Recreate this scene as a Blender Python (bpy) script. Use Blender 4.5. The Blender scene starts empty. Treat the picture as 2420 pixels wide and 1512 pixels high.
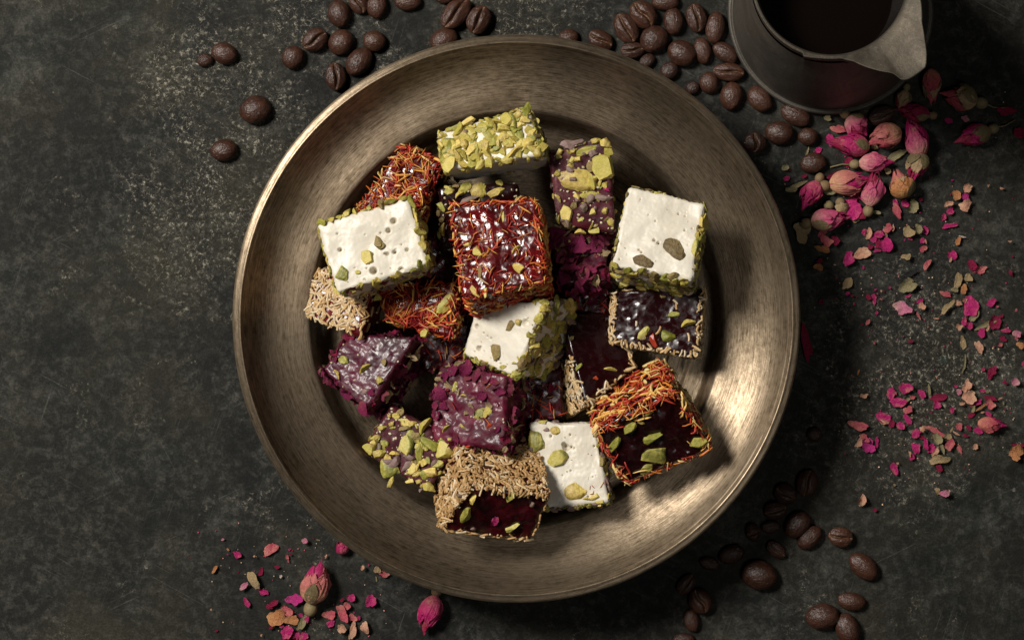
import bpy, bmesh, math, random
import numpy as np
from mathutils import Vector, Matrix, Quaternion, noise as mn
sc = bpy.context.scene
COL = sc.collection
PI = math.pi
# ------------------------------------------------------------------ camera, world, light
D = 0.952                     # camera height above the table top (m)
S = 1 / 6000.0                # metres of table per layout unit
cam = bpy.data.cameras.new('camera'); camo = bpy.data.objects.new('camera', cam); COL.objects.link(camo)
camo.location = (0, 0, D); cam.sensor_width = 36; cam.lens = 36 * D / (2420 * S); cam.clip_start = 0.01; cam.clip_end = 20
sc.camera = camo
w = bpy.data.worlds.new('World'); sc.world = w; w.use_nodes = True
w.node_tree.nodes['Background'].inputs[0].default_value = (1.0, 0.95, 0.9, 1); w.node_tree.nodes['Background'].inputs[1].default_value = 0.010
def area(name, loc, size, energy, col, sy=None):
    l = bpy.data.lights.new(name, 'AREA'); l.energy = energy; l.color = col; l.size = size
    if sy: l.shape = 'RECTANGLE'; l.size_y = sy
    o = bpy.data.objects.new(name, l); COL.objects.link(o); o.location = loc
    o.rotation_euler = (-Vector(loc)).to_track_quat('-Z', 'Y').to_euler(); return o
area('key_lamp', (-0.76, 0.50, 1.12), 0.36, 28, (1.0, 0.95, 0.88))
area('soft_lamp', (0.34, -0.36, 1.45), 0.34, 2.0, (1.0, 0.97, 0.93))
sc.view_settings.view_transform = 'Standard'; sc.view_settings.look = 'None'; sc.view_settings.gamma = 1; sc.view_settings.exposure = 0
sc.cycles.max_bounces = 6; sc.cycles.caustics_reflective = False; sc.cycles.caustics_refractive = False

def P(u, v, z=0.0):
    f = (D - z) / D * S
    return Vector(((u - 1210) * f, (756 - v) * f, z))
def onplane(u, v, p0, n):
    c = Vector((0, 0, D)); d = P(u, v, 0) - c
    return c + d * ((p0 - c).dot(n) / d.dot(n))
# ------------------------------------------------------------------ node helpers
class NT:
    def __init__(s, name):
        s.m = bpy.data.materials.new(name); s.m.use_nodes = True; s.t = s.m.node_tree
        s.b = s.t.nodes['Principled BSDF']; s.out = s.t.nodes['Material Output']
        s.co = None
    def n(s, ty, **kw):
        x = s.t.nodes.new(ty)
        for k, v in kw.items(): setattr(x, k, v)
        return x
    def L(s, a, b): s.t.links.new(a, b)
    def obj(s):
        if not s.co: s.co = s.n('ShaderNodeTexCoord').outputs['Object']
        return s.co
    def noise(s, scale, detail=4, rough=0.55, vec=None, dist=0.0):
        x = s.n('ShaderNodeTexNoise'); x.inputs['Scale'].default_value = scale; x.inputs['Detail'].default_value = detail
        x.inputs['Roughness'].default_value = rough; x.inputs['Distortion'].default_value = dist
        s.L(vec or s.obj(), x.inputs['Vector']); return x.outputs['Fac']
    def ramp(s, fac, stops):
        x = s.n('ShaderNodeValToRGB'); e = x.color_ramp.elements
        while len(e) < len(stops): e.new(0.5)
        for i, (p, c) in enumerate(stops):
            e[i].position = p; e[i].color = tuple(c) + (1,) if not isinstance(c, (int, float)) else (c, c, c, 1)
        s.L(fac, x.inputs[0]); return x.outputs[0]
    def mix(s, fac, a, b, mode='MIX'):
        x = s.n('ShaderNodeMix', data_type='RGBA', blend_type=mode)
        for ii, v in ((0, fac), (6, a), (7, b)):
            sock = x.inputs[ii]
            if isinstance(v, (int, float)): sock.default_value = v if ii == 0 else (v, v, v, 1)
            elif isinstance(v, (tuple, list)): sock.default_value = tuple(v) + (1,)
            else: s.L(v, sock)
        return x.outputs[2]
    def math(s, op, a, b=0.0, clamp=False):
        x = s.n('ShaderNodeMath', operation=op, use_clamp=clamp)
        for sock, v in ((x.inputs[0], a), (x.inputs[1], b)):
            if isinstance(v, (int, float)): sock.default_value = v
            else: s.L(v, sock)
        return x.outputs[0]
    def bump(s, h, strength, dist):
        x = s.n('ShaderNodeBump'); x.inputs['Strength'].default_value = strength; x.inputs['Distance'].default_value = dist
        s.L(h, x.inputs['Height']); s.L(x.outputs[0], s.b.inputs['Normal']); return x
    def rnd(s): return s.n('ShaderNodeObjectInfo').outputs['Random']
    def set(s, **kw):
        for k, v in kw.items():
            sock = s.b.inputs[k.replace('_', ' ')]
            if isinstance(v, (int, float)): sock.default_value = v
            elif isinstance(v, (tuple, list)): sock.default_value = tuple(v) + (1,) if len(v) == 3 and sock.type == 'RGBA' else v
            else: s.L(v, sock)
        return s
# ------------------------------------------------------------------ materials
def m_table():
    k = NT('dark_stained_slate')
    big = k.noise(7, 5, 0.6); mid = k.noise(45, 7, 0.7, dist=0.5); fine = k.noise(260, 6, 0.75, dist=0.4); grit = k.noise(1100, 3, 0.7)
    base = k.ramp(mid, [(0.32, (0.0035, 0.0042, 0.0036)), (0.50, (0.0115, 0.0128, 0.0108)), (0.70, (0.040, 0.043, 0.038))])
    base = k.mix(k.ramp(k.noise(18, 5, 0.65, dist=0.8), [(0.42, 0), (0.66, 0.8)]), base, (0.026, 0.0235, 0.015))
    bright = k.mix(k.ramp(k.noise(15, 4, 0.55), [(0.36, 0.35), (0.62, 1.0)]), (0.006, 0.006, 0.006), base, 'MIX')
    f2 = k.mix(k.math('MULTIPLY', k.ramp(fine, [(0.46, 0.0), (0.70, 0.8)]), k.ramp(mid, [(0.38, 0.15), (0.62, 1)])), bright, (0.075, 0.072, 0.060))
    def blot(u, v, r):
        mp_ = k.n('ShaderNodeVectorMath', operation='DISTANCE'); k.L(k.obj(), mp_.inputs[0]); p_ = P(u, v); mp_.inputs[1].default_value = p_[:]
        return k.math('SUBTRACT', 1.0, k.math('DIVIDE', mp_.outputs['Value'], r), True)
    bl = k.math('MAXIMUM', k.math('MAXIMUM', blot(560, 230, .075), blot(500, 480, .07)), k.math('MAXIMUM', blot(2200, 900, .07), k.math('MAXIMUM', blot(1250, 60, .05), blot(700, 60, .06))))
    mask = k.ramp(k.math('ADD', k.noise(34, 7, 0.78, dist=0.6), k.math('MULTIPLY', bl, 0.22)), [(0.57, 0), (0.72, 1)])
    sp = k.ramp(k.noise(520, 7, 0.85, dist=0.5), [(0.545, 0), (0.60, 1)])
    f3 = k.mix(k.math('MULTIPLY', k.math('MULTIPLY', mask, sp), 0.85), f2, (0.30, 0.275, 0.215))
    f4 = f3
    for ri, (an, sx_, sy_, th) in enumerate(((0.5, 22, 1100, .655), (1.9, 30, 1300, .66), (2.7, 18, 1000, .665), (1.1, 26, 1500, .67))):
        mp_ = k.n('ShaderNodeMapping', vector_type='POINT'); mp_.inputs['Rotation'].default_value = (0, 0, an); mp_.inputs['Scale'].default_value = (1, 1, 1); k.L(k.obj(), mp_.inputs[0])
        ms_ = k.n('ShaderNodeVectorMath', operation='MULTIPLY'); k.L(mp_.outputs[0], ms_.inputs[0]); ms_.inputs[1].default_value = (sx_, sy_, 1)
        ln = k.ramp(k.noise(1.0, 2, 0.5, vec=ms_.outputs[0]), [(th, 0), (th + .03, 1)]); brk = k.ramp(k.noise(24 + 7 * ri, 4, 0.7, dist=.3), [(0.50, 0), (0.62, 1)])
        f4 = k.mix(k.math('MULTIPLY', k.math('MULTIPLY', ln, brk), 0.2), f4, (0.15, 0.145, 0.13))
    vo2 = k.n('ShaderNodeTexVoronoi', feature='DISTANCE_TO_EDGE'); vo2.inputs['Scale'].default_value = 420
    mp = k.n('ShaderNodeMapping'); mp.inputs['Rotation'].default_value = (0.3, 0.2, 0.7); k.L(k.obj(), mp.inputs[0]); k.L(mp.outputs[0], vo2.inputs['Vector'])
    ln2 = k.ramp(vo2.outputs['Distance'], [(0.0, 1), (0.06, 0)])
    f5 = k.mix(k.math('MULTIPLY', k.math('MULTIPLY', ln2, mask), 0.12), f4, (0.27, 0.24, 0.19))
    # verdigris blots
    vg = k.ramp(k.noise(9.5, 4, 0.75, dist=0.3), [(0.70, 0), (0.76, 0.45)])
    f6 = k.mix(vg, f5, (0.03, 0.10, 0.085))
    g = k.ramp(grit, [(0.35, 0.72), (0.66, 1.35)])
    f7 = k.mix(1.0, f6, g, 'MULTIPLY')
    k.set(Base_Color=f7, Roughness=k.ramp(mid, [(0.3, 0.6), (0.7, 0.85)]), Specular_IOR_Level=0.14)
    h = k.math('ADD', k.math('MULTIPLY', fine, 0.6), k.math('MULTIPLY', grit, 0.4))
    k.bump(h, 0.55, 0.0006); return k.m
def m_bowl(name='brushed_pewter', c0=(0.105, 0.077, 0.046), c1=(0.43, 0.335, 0.232)):
    k = NT(name)
    sep = k.n('ShaderNodeSeparateXYZ'); k.L(k.obj(), sep.inputs[0])
    r = k.math('SQRT', k.math('ADD', k.math('POWER', sep.outputs[0], 2.0), k.math('POWER', sep.outputs[1], 2.0)))
    a = k.math('ARCTAN2', sep.outputs[1], sep.outputs[0])
    cb = k.n('ShaderNodeCombineXYZ'); k.L(k.math('MULTIPLY', r, 2600.0), cb.inputs[0]); k.L(k.math('MULTIPLY', a, 8.0), cb.inputs[1])
    br = k.noise(1.0, 5, 0.6, vec=cb.outputs[0])
    cb2 = k.n('ShaderNodeCombineXYZ'); k.L(k.math('MULTIPLY', r, 900.0), cb2.inputs[0]); k.L(k.math('MULTIPLY', a, 26.0), cb2.inputs[1])
    br2 = k.noise(1.0, 5, 0.7, vec=cb2.outputs[0])
    st = k.noise(30, 6, 0.65, dist=0.5); sp = k.noise(500, 4, 0.7)
    f = k.math('ADD', k.math('MULTIPLY', br, 0.38), k.math('ADD', k.math('MULTIPLY', br2, 0.32), k.math('ADD', k.math('MULTIPLY', st, 0.22), k.math('MULTIPLY', sp, 0.08))))
    c = k.ramp(f, [(0.40, c0), (0.58, c1)])
    spots = k.ramp(k.noise(260, 4, 0.8), [(0.68, 0), (0.76, 0.8)])
    c = k.mix(spots, c, (0.09, 0.07, 0.05))
    tg = k.n('ShaderNodeTangent', direction_type='RADIAL', axis='Z')
    k.set(Base_Color=c, Metallic=0.95, Roughness=k.ramp(f, [(0.38, 0.50), (0.60, 0.40)]), Anisotropic=0.72, Anisotropic_Rotation=0.25)
    k.L(tg.outputs[0], k.b.inputs['Tangent'])
    hh = k.math('ADD', k.math('MULTIPLY', br, 0.8), k.math('MULTIPLY', br2, 0.7))
    k.bump(k.math('ADD', hh, k.math('MULTIPLY', st, 0.6)), 0.45, 0.00025)
    return k.m
def m_pot(name, c0, c1, rough=0.5, met=0.75):
    k = NT(name); st = k.noise(40, 6, 0.7, dist=0.7); sp = k.noise(700, 5, 0.75)
    c = k.ramp(st, [(0.33, c0), (0.68, c1)])
    c = k.mix(k.ramp(k.noise(24, 4, 0.6), [(0.52, 0), (0.72, 0.3)]), c, (0.09, 0.05, 0.03))
    c = k.mix(k.ramp(sp, [(0.60, 0), (0.72, 0.6)]), c, tuple(min(1, x * 1.9) for x in c1))
    k.set(Base_Color=c, Metallic=met, Roughness=k.ramp(sp, [(0.3, rough), (0.7, rough + 0.2)]))
    k.bump(k.math('ADD', sp, k.math('MULTIPLY', st, 0.8)), 0.4, 0.0005); return k.m
def m_bean(name, a, b):
    k = NT(name); at = k.n('ShaderNodeAttribute', attribute_name='groove'); r = k.rnd()
    nz = k.noise(2.2, 5, 0.6); f = k.noise(9, 5, 0.65, dist=1.2)
    c = k.mix(r, a, b); c = k.mix(k.ramp(nz, [(0.35, 0.0), (0.7, 0.6)]), c, tuple(x * 1.9 for x in b))
    g = k.math('MULTIPLY', at.outputs['Fac'], k.ramp(k.noise(7, 3, 0.7), [(0.45, 0), (0.6, 1)]))
    c = k.mix(k.math('MULTIPLY', g, 0.45), c, (0.30, 0.16, 0.07))
    k.set(Base_Color=c, Roughness=k.ramp(f, [(0.3, 0.28), (0.7, 0.44)]), Specular_IOR_Level=0.5)
    k.bump(k.math('ADD', k.noise(3.5, 5, 0.6, dist=1.0), k.math('MULTIPLY', k.noise(14, 3, 0.6), 0.12)), 0.6, 0.0008); return k.m
def m_simple(name, cols, rough=0.5, nscale=400, bumpd=0.0003, spec=0.5, sss=0.0, var=0.35, bstr=0.4, coat=0.0, trans=0.0, skin=None):
    """a ramp of real colours picked by object and mottled by noise"""
    k = NT(name); r = k.rnd(); nz = k.noise(nscale, 4, 0.6)
    f = k.math('ADD', k.math('MULTIPLY', r, 1.0 - var), k.math('MULTIPLY', nz, var))
    nn = len(cols); c = k.ramp(f, [(i / (nn - 1) * 0.8 + 0.1 if nn > 1 else 0.5, cols[i]) for i in range(nn)])
    d = k.ramp(k.noise(nscale * 2.3, 3, 0.7), [(0.3, 0.78), (0.6, 1.08)])
    c = k.mix(1.0, c, d, 'MULTIPLY')
    if skin:
        at = k.n('ShaderNodeAttribute', attribute_name='skin')
        c = k.mix(k.math('MULTIPLY', at.outputs['Fac'], k.ramp(k.noise(2.6, 4, 0.7), [(0.35, 0.15), (0.6, 0.9)])), c, skin)
    k.set(Base_Color=c, Roughness=rough, Specular_IOR_Level=spec)
    if sss: k.set(Subsurface_Weight=sss, Subsurface_Radius=(0.004, 0.003, 0.0015), Subsurface_Scale=0.35)
    if coat: k.set(Coat_Weight=coat, Coat_Roughness=0.12)
    k.bump(nz, bstr, bumpd); return k.m
def m_jelly(name, dark, light, rough=0.22, bs=0.9, dust=0.0, sss=0.35, r2=0.26, spec=0.5):
    k = NT(name); a = k.noise(75, 3, 0.5, dist=0.5); b = k.noise(420, 5, 0.6, dist=0.6); c_ = k.noise(1500, 3, 0.6)
    c = k.ramp(a, [(0.35, dark), (0.68, light)])
    if dust:
        dm = k.math('MULTIPLY', k.ramp(k.noise(130, 5, 0.7), [(0.46, 0), (0.66, dust)]), k.ramp(c_, [(0.4, 0.2), (0.6, 1)]))
        c = k.mix(dm, c, (0.46, 0.36, 0.36))
    k.set(Base_Color=c, Roughness=k.ramp(k.noise(210, 5, 0.7, dist=0.6), [(0.42, rough), (0.58, rough + r2)]), Specular_IOR_Level=spec, Coat_Weight=0.1, Coat_Roughness=0.10,
          Subsurface_Weight=sss, Subsurface_Radius=(0.006, 0.0012, 0.001), Subsurface_Scale=0.4)
    k.bump(k.math('ADD', k.math('MULTIPLY', a, 0.9), k.math('ADD', k.math('MULTIPLY', b, 0.11), k.math('MULTIPLY', c_, 0.015))), bs, 0.0014); return k.m
def m_nougat():
    k = NT('white_nougat'); a = k.noise(60, 4, 0.5); b = k.noise(900, 5, 0.6)
    c = k.ramp(a, [(0.3, (0.61, 0.56, 0.455)), (0.7, (0.70, 0.655, 0.56))])
    c = k.mix(k.ramp(k.noise(520, 3, 0.6), [(0.735, 0), (0.76, 0.8)]), c, (0.35, 0.24, 0.10))
    k.set(Base_Color=c, Roughness=0.42, Specular_IOR_Level=0.45, Subsurface_Weight=0.25, Subsurface_Radius=(0.003, 0.0026, 0.002), Subsurface_Scale=0.3)
    k.bump(k.math('ADD', k.noise(170, 4, 0.6), k.math('MULTIPLY', b, 0.12)), 0.3, 0.0006); return k.m
def m_petal(name, base, tip, ochre=(0.45, 0.25, 0.12), q=1.0):
    """dried petal: the pale claw end and the deep coloured limb are the petal's own colours"""
    k = NT(name); at = k.n('ShaderNodeAttribute', attribute_name='grow'); r = k.rnd()
    f = k.math('ADD', at.outputs['Fac'], k.math('MULTIPLY', k.math('SUBTRACT', k.noise(260 * q, 4, 0.7), 0.5), 0.9))
    c = k.ramp(f, [(0.10, base), (0.34, tuple(x * .4 + y * .6 for x, y in zip(base, tip))), (0.60, tip)])
    c = k.mix(k.math('MULTIPLY', k.ramp(k.noise(150 * q, 4, 0.7), [(0.5, 0), (0.62, 1)]), k.math('MULTIPLY', r, 0.6)), c, ochre)
    c = k.mix(1.0, c, k.ramp(k.noise(700 * q, 4, 0.7), [(0.3, 0.7), (0.65, 1.1)]), 'MULTIPLY')
    k.set(Base_Color=c, Roughness=0.6, Specular_IOR_Level=0.3)
    k.bump(k.noise(500 * q, 4, 0.7, dist=1.0), 0.8, 0.0007 if q == 1 else 0.0012); return k.m
M = {}
M['table'] = m_table(); M['bowl'] = m_bowl()
M['pot'] = m_pot('aged_pewter', (0.065, 0.058, 0.048), (0.13, 0.115, 0.095), 0.5, 0.6); M['potlip'] = m_pot('worn_pewter_lip', (0.028, 0.025, 0.021), (0.115, 0.096, 0.070), 0.52, 0.55)
M['bean'] = m_bean('roasted_bean', (0.026, 0.0105, 0.0065), (0.046, 0.018, 0.010)); M['bean_dark'] = m_bean('dark_shaded_bean', (0.022, 0.010, 0.007), (0.036, 0.015, 0.009))  # bean_dark: darker brown with shade painted in, mostly for beans in shadow
k = NT('black_coffee'); k.set(Base_Color=(0.004, 0.0025, 0.002), Roughness=0.06, Specular_IOR_Level=0.3); M['coffee'] = k.m
M['nougat'] = m_nougat()
M['pist_green'] = m_simple('pistachio_green', [(0.09, 0.12, 0.012), (0.26, 0.25, 0.035), (0.50, 0.42, 0.10), (0.16, 0.18, 0.025)], 0.5, 1.6, 0.0011, sss=0.1, var=0.6, bstr=0.6, skin=(0.11, 0.12, 0.02))
M['pist_yellow'] = m_simple('pistachio_yellow', [(0.50, 0.34, 0.06), (0.62, 0.48, 0.13), (0.44, 0.38, 0.07), (0.34, 0.22, 0.04)], 0.5, 1.6, 0.0011, sss=0.1, var=0.6, bstr=0.6, skin=(0.30, 0.20, 0.05))
M['pist_brown'] = m_simple('pistachio_brown', [(0.16, 0.10, 0.035), (0.28, 0.20, 0.07), (0.20, 0.17, 0.05)], 0.55, 2.2, 0.0014, var=0.6, bstr=0.8, skin=(0.07, 0.045, 0.015))
M['pist_skin'] = m_simple('pistachio_skin', [(0.12, 0.06, 0.07), (0.22, 0.14, 0.12), (0.10, 0.12, 0.05)], 0.6, 2.0, 0.001, var=0.6)
M['crumb'] = m_simple('nut_crumb', [(0.55, 0.45, 0.28), (0.65, 0.58, 0.42), (0.40, 0.34, 0.14)], 0.6, 1.5, 0.0005)
M['almond'] = m_simple('ruby_nut', [(0.30, 0.03, 0.015), (0.42, 0.06, 0.02)], 0.3, 1.5, 0.0005)
M['stick'] = m_simple('toasted_vermicelli', [(0.34, 0.18, 0.06), (0.52, 0.33, 0.14), (0.60, 0.43, 0.22), (0.64, 0.54, 0.38), (0.44, 0.26, 0.10)], 0.6, 2.5, 0.0002)
M['thread_red'] = m_simple('saffron_red', [(0.26, 0.014, 0.008), (0.44, 0.04, 0.010), (0.34, 0.02, 0.02)], 0.5, 1.2, 0.0002, var=0.2)
M['thread_orange'] = m_simple('saffron_orange', [(0.48, 0.09, 0.010), (0.64, 0.22, 0.025), (0.40, 0.05, 0.010)], 0.5, 1.2, 0.0002, var=0.2)
M['thread_yellow'] = m_simple('saffron_yellow', [(0.80, 0.50, 0.13), (0.72, 0.36, 0.06), (0.74, 0.58, 0.24)], 0.5, 1.2, 0.0002, var=0.2)
M['jelly_red'] = m_jelly('ruby_jelly', (0.035, 0.002, 0.003), (0.15, 0.006, 0.008), 0.13, r2=0.20)
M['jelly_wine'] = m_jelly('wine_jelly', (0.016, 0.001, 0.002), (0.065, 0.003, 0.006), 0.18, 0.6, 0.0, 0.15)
M['jelly_magenta'] = m_jelly('magenta_jelly', (0.040, 0.0015, 0.008), (0.14, 0.005, 0.028), 0.36, 0.6, 0.12, 0.3, 0.3, 0.24)
M['jelly_dark'] = m_jelly('black_ruby_jelly', (0.010, 0.0015, 0.002), (0.016, 0.0015, 0.002), 0.12, 0.35, 0.0, 0.08)
M['jelly_rose'] = m_jelly('rose_jelly', (0.026, 0.0015, 0.007), (0.095, 0.005, 0.024), 0.27, 0.65, 0.16, spec=0.26)
M['jelly_dusty'] = m_jelly('dusted_plum_jelly', (0.035, 0.003, 0.007), (0.09, 0.010, 0.018), 0.36, 0.8, 0.20, spec=0.22)
M['petal_m'] = m_petal('petal_magenta', (0.44, 0.10, 0.13), (0.32, 0.006, 0.085)); M['petal_c'] = m_petal('petal_crimson', (0.24, 0.01, 0.05), (0.22, 0.005, 0.04))
M['petal_s'] = m_petal('petal_salmon', (0.42, 0.16, 0.10), (0.34, 0.05, 0.07)); M['petal_p'] = m_petal('petal_pink', (0.54, 0.26, 0.22), (0.40, 0.05, 0.13))
M['petal_h'] = m_petal('petal_peach', (0.50, 0.28, 0.15), (0.42, 0.12, 0.11)); M['petal_t'] = m_petal('petal_tan', (0.36, 0.26, 0.14), (0.28, 0.19, 0.10))
M['petal_g'] = m_petal('petal_orange', (0.42, 0.22, 0.08), (0.40, 0.16, 0.06)); M['petal_o'] = m_petal('sepal_olive', (0.20, 0.155, 0.08), (0.14, 0.11, 0.05), (0.14, 0.08, 0.04))
M['petal_k'] = m_petal('husk_black', (0.02, 0.02, 0.018), (0.015, 0.015, 0.014), (0.02, 0.02, 0.02)); M['petal_w'] = m_petal('flake_white', (0.65, 0.55, 0.45), (0.6, 0.45, 0.38))
M['petal_l'] = m_petal('petal_light_magenta', (0.42, 0.06, 0.17), (0.36, 0.02, 0.13)); M['petal_r'] = m_petal('petal_rosecoat', (0.22, 0.06, 0.06), (0.20, 0.02, 0.07), (0.20, 0.10, 0.06))
FLK = dict(m=((0.44, 0.03, 0.14), (0.42, 0.010, 0.13)), c=((0.26, 0.008, 0.05), (0.22, 0.006, 0.04)), s=((0.55, 0.22, 0.17), (0.46, 0.08, 0.11)), p=((0.62, 0.36, 0.32), (0.52, 0.16, 0.26)), h=((0.62, 0.40, 0.26), (0.56, 0.28, 0.18)),
           t=((0.42, 0.31, 0.18), (0.34, 0.24, 0.12)), g=((0.48, 0.24, 0.10), (0.44, 0.18, 0.07)), o=((0.32, 0.28, 0.16), (0.24, 0.20, 0.10)), k=((0.02, 0.02, 0.018), (0.015, 0.015, 0.014)), q=((0.26, 0.03, 0.08), (0.17, 0.008, 0.055)), w=((0.65, 0.55, 0.45), (0.6, 0.45, 0.38)), l=((0.44, 0.06, 0.20), (0.42, 0.02, 0.17)), r=((0.24, 0.07, 0.06), (0.20, 0.014, 0.06)))
for q_, (a_, b_) in FLK.items(): M['flake_' + q_] = m_petal('flake_' + q_, a_, b_, tuple(x * .8 for x in a_) if q_ not in 'msp' else (0.48, 0.22, 0.14), 0.006)
M['hip'] = m_simple('rose_hip', [(0.13, 0.11, 0.05), (0.20, 0.15, 0.07), (0.16, 0.09, 0.04)], 0.7, 700, 0.0004)
# ------------------------------------------------------------------ object helpers
def mesh(name, verts, faces, mat, smooth=True, sharp=None, attr=None):
    me = bpy.data.meshes.new(name); me.from_pydata([tuple(v) for v in verts], [], [tuple(f) for f in faces]); me.update()
    if smooth: me.polygons.foreach_set('use_smooth', [True] * len(me.polygons))
    if sharp: me.set_sharp_from_angle(angle=math.radians(sharp))
    if attr:
        for an, vals in attr.items():
            a = me.attributes.new(an, 'FLOAT', 'POINT'); a.data.foreach_set('value', list(vals))
    if mat: me.materials.append(mat)
    return me
def ob(name, me, parent=None, mat4=None):
    o = bpy.data.objects.new(name, me); COL.objects.link(o)
    if parent is not None: o.parent = parent
    if mat4 is not None: o.matrix_local = mat4
    return o
def tag(o, label=None, cat=None, group=None, kind=None):
    if label: o['label'] = label
    if cat: o['category'] = cat
    if group: o['group'] = group
    if kind: o['kind'] = kind
    return o
def lathe(name, prof, mat, n=256, cen=None, cap=None):
    V = []; F = []; m = len(prof)
    for j, (r, z) in enumerate(prof):
        for i in range(n):
            a = 2 * PI * i / n; V.append((r * math.cos(a), r * math.sin(a), z))
    for j in range(m - 1):
        for i in range(n):
            i2 = (i + 1) % n; F.append((j * n + i, j * n + i2, (j + 1) * n + i2, (j + 1) * n + i))
    return mesh(name, V, F, mat)
def ico(sub):
    bm = bmesh.new(); bmesh.ops.create_icosphere(bm, subdivisions=sub, radius=1.0)
    V = np.array([v.co[:] for v in bm.verts]); F = [tuple(v.index for v in f.verts) for f in bm.faces]; bm.free(); return V, F
def frame(n, spin=0.0, t=None):
    """rotation matrix whose z axis is n"""
    n = n.normalized(); a = Vector((1, 0, 0)) if abs(n.x) < 0.8 else Vector((0, 1, 0))
    if t is not None: a = t
    x = (a - n * a.dot(n)).normalized(); y = n.cross(x)
    x2 = x * math.cos(spin) + y * math.sin(spin); y2 = n.cross(x2)
    return Matrix(((x2.x, y2.x, n.x), (x2.y, y2.y, n.y), (x2.z, y2.z, n.z)))
def TRS(pos, rot3, sx, sy=None, sz=None):
    sy = sx if sy is None else sy; sz = sx if sz is None else sz
    return Matrix.Translation(pos) @ rot3.to_4x4() @ Matrix.Diagonal((sx, sy, sz, 1))
# ------------------------------------------------------------------ table
N = 2; tv = [(-0.9, -0.7, 0), (0.9, -0.7, 0), (0.9, 0.7, 0), (-0.9, 0.7, 0)]
tv2 = [(x, y, -0.02) for x, y, z in tv]
tag(ob('table_top', mesh('table_top', tv + tv2, [(0, 1, 2, 3), (7, 6, 5, 4), (0, 4, 5, 1), (1, 5, 6, 2), (2, 6, 7, 3), (3, 7, 4, 0)], M['table'], False)), kind='structure')
# ------------------------------------------------------------------ bowl
BC = (1220, 753)
def rr(px, z): return px * S * (D - z) / D
bp = [(0, .0012), (300, .0010), (430, .0008), (462, .0014), (500, .0060), (560, .0160), (620, .0270), (655, .0350), (667, .0376), (670.5, .0388), (670.5, .0398), (667, .0408), (659, .0414), (655, .0419), (652, .0419),
      (649, .0408), (646, .0386), (642, .0378), (638, .0366), (630, .0342), (618, .0314), (603, .0290), (585, .0269), (564, .0251), (540, .0237), (515, .0227), (500, .0220), (490, .0212), (484, .0190), (480, .0150), (475, .0100), (467, .0062), (457, .0048), (440, .0043),
      (425, .0041), (419, .0044), (413, .0047), (407, .0044), (400, .0041), (380, .0041), (372, .0045), (365, .0041), (300, .0040), (150, .0040), (0.5, .0040)]
# smooth the profile by Catmull-Rom
def crom(pts, k=3):
    out = []
    for i in range(len(pts) - 1):
        p0 = pts[max(i - 1, 0)]; p1 = pts[i]; p2 = pts[i + 1]; p3 = pts[min(i + 2, len(pts) - 1)]
        for s in range(k):
            t = s / k
            out.append(tuple(0.5 * (2 * b + (c - a) * t + (2 * a - 5 * b + 4 * c - d) * t * t + (3 * b - a - 3 * c + d) * t ** 3) for a, b, c, d in zip(p0, p1, p2, p3)))
    out.append(pts[-1]); return out
prof = [(max(rr(r, z), 0.00001), z) for r, z in crom(bp, 3)]
bowl = ob('bowl', lathe('bowl', prof, M['bowl'], 320)); bowl.location = P(*BC, 0)
tag(bowl, 'round brushed pewter bowl with a raised rim, full of Turkish delight', 'bowl')
def bowl_z(u, v):
    r = math.hypot(u - BC[0], v - BC[1]); best = 0.004
    pts = bp[15:]
    for (r1, z1), (r2, z2) in zip(pts[:-1], pts[1:]):
        if r2 <= r <= r1: return z2 + (z1 - z2) * (r - r2) / max(r1 - r2, 1e-6)
    return best
# ------------------------------------------------------------------ coffee pot (oblique lathe with a broad pouring lip)
cB = (1963, 28); cT = (1965, -51); ZT = 0.088
root = bpy.data.objects.new('coffee_pot', None); COL.objects.link(root); root.location = P(*cB, 0)
tag(root, 'dark pewter coffee pot with flared pouring lip cut off by the top edge', 'coffee pot')
lip_px = [(1895, 134), (1940, 140), (1988, 140), (2018, 147), (2067, 166), (2110, 174), (2134, 192), (2152, 187), (2189, 160), (2191, 134), (2186, 91), (2180, 55), (2177, 0), (2172, -50), (2164, -95), (2140, -132)]
la = sorted((math.atan2(-(v - cT[1]), u - cT[0]), math.hypot(u - cT[0], v - cT[1])) for u, v in lip_px)
def lip_r(a):
    a = (a + PI) % (2 * PI) - PI
    if a < la[0][0] or a > la[-1][0]: return 191.0
    for (a1, r1), (a2, r2) in zip(la[:-1], la[1:]):
        if a1 <= a <= a2: return r1 + (r2 - r1) * (a - a1) / (a2 - a1)
    return 191.0
NP = 240
def ring(cu, cv, rf, z, c0=None):
    o = []
    for i in range(NP):
        a = 2 * PI * i / NP; r = rf(a) if callable(rf) else rf
        zz = z(a) if callable(z) else z
        p = P(cu + r * math.cos(a), cv - r * math.sin(a), zz); o.append(p - root.location)
    return o
def lerp(a, b, t): return a + (b - a) * t
def loft(name, rings, mat, attr=None):
    V = [p for r in rings for p in r]; F = []
    for j in range(len(rings) - 1):
        for i in range(NP):
            i2 = (i + 1) % NP; F.append((j * NP + i, j * NP + i2, (j + 1) * NP + i2, (j + 1) * NP + i))
    return mesh(name, V, F, mat)
def cc(t): return (lerp(cB[0], cT[0], t), lerp(cB[1], cT[1], t))
rs = [ring(*cB, 238, 0.0), ring(*cB, 243, 0.0008), ring(*cB, 243.5, 0.003), ring(*cB, 241, 0.0042), ring(*cB, 236, 0.0046), ring(*cB, 233.5, 0.0040), ring(*cB, 232, 0.0042), ring(*cc(.03), 231, 0.006)]
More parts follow.
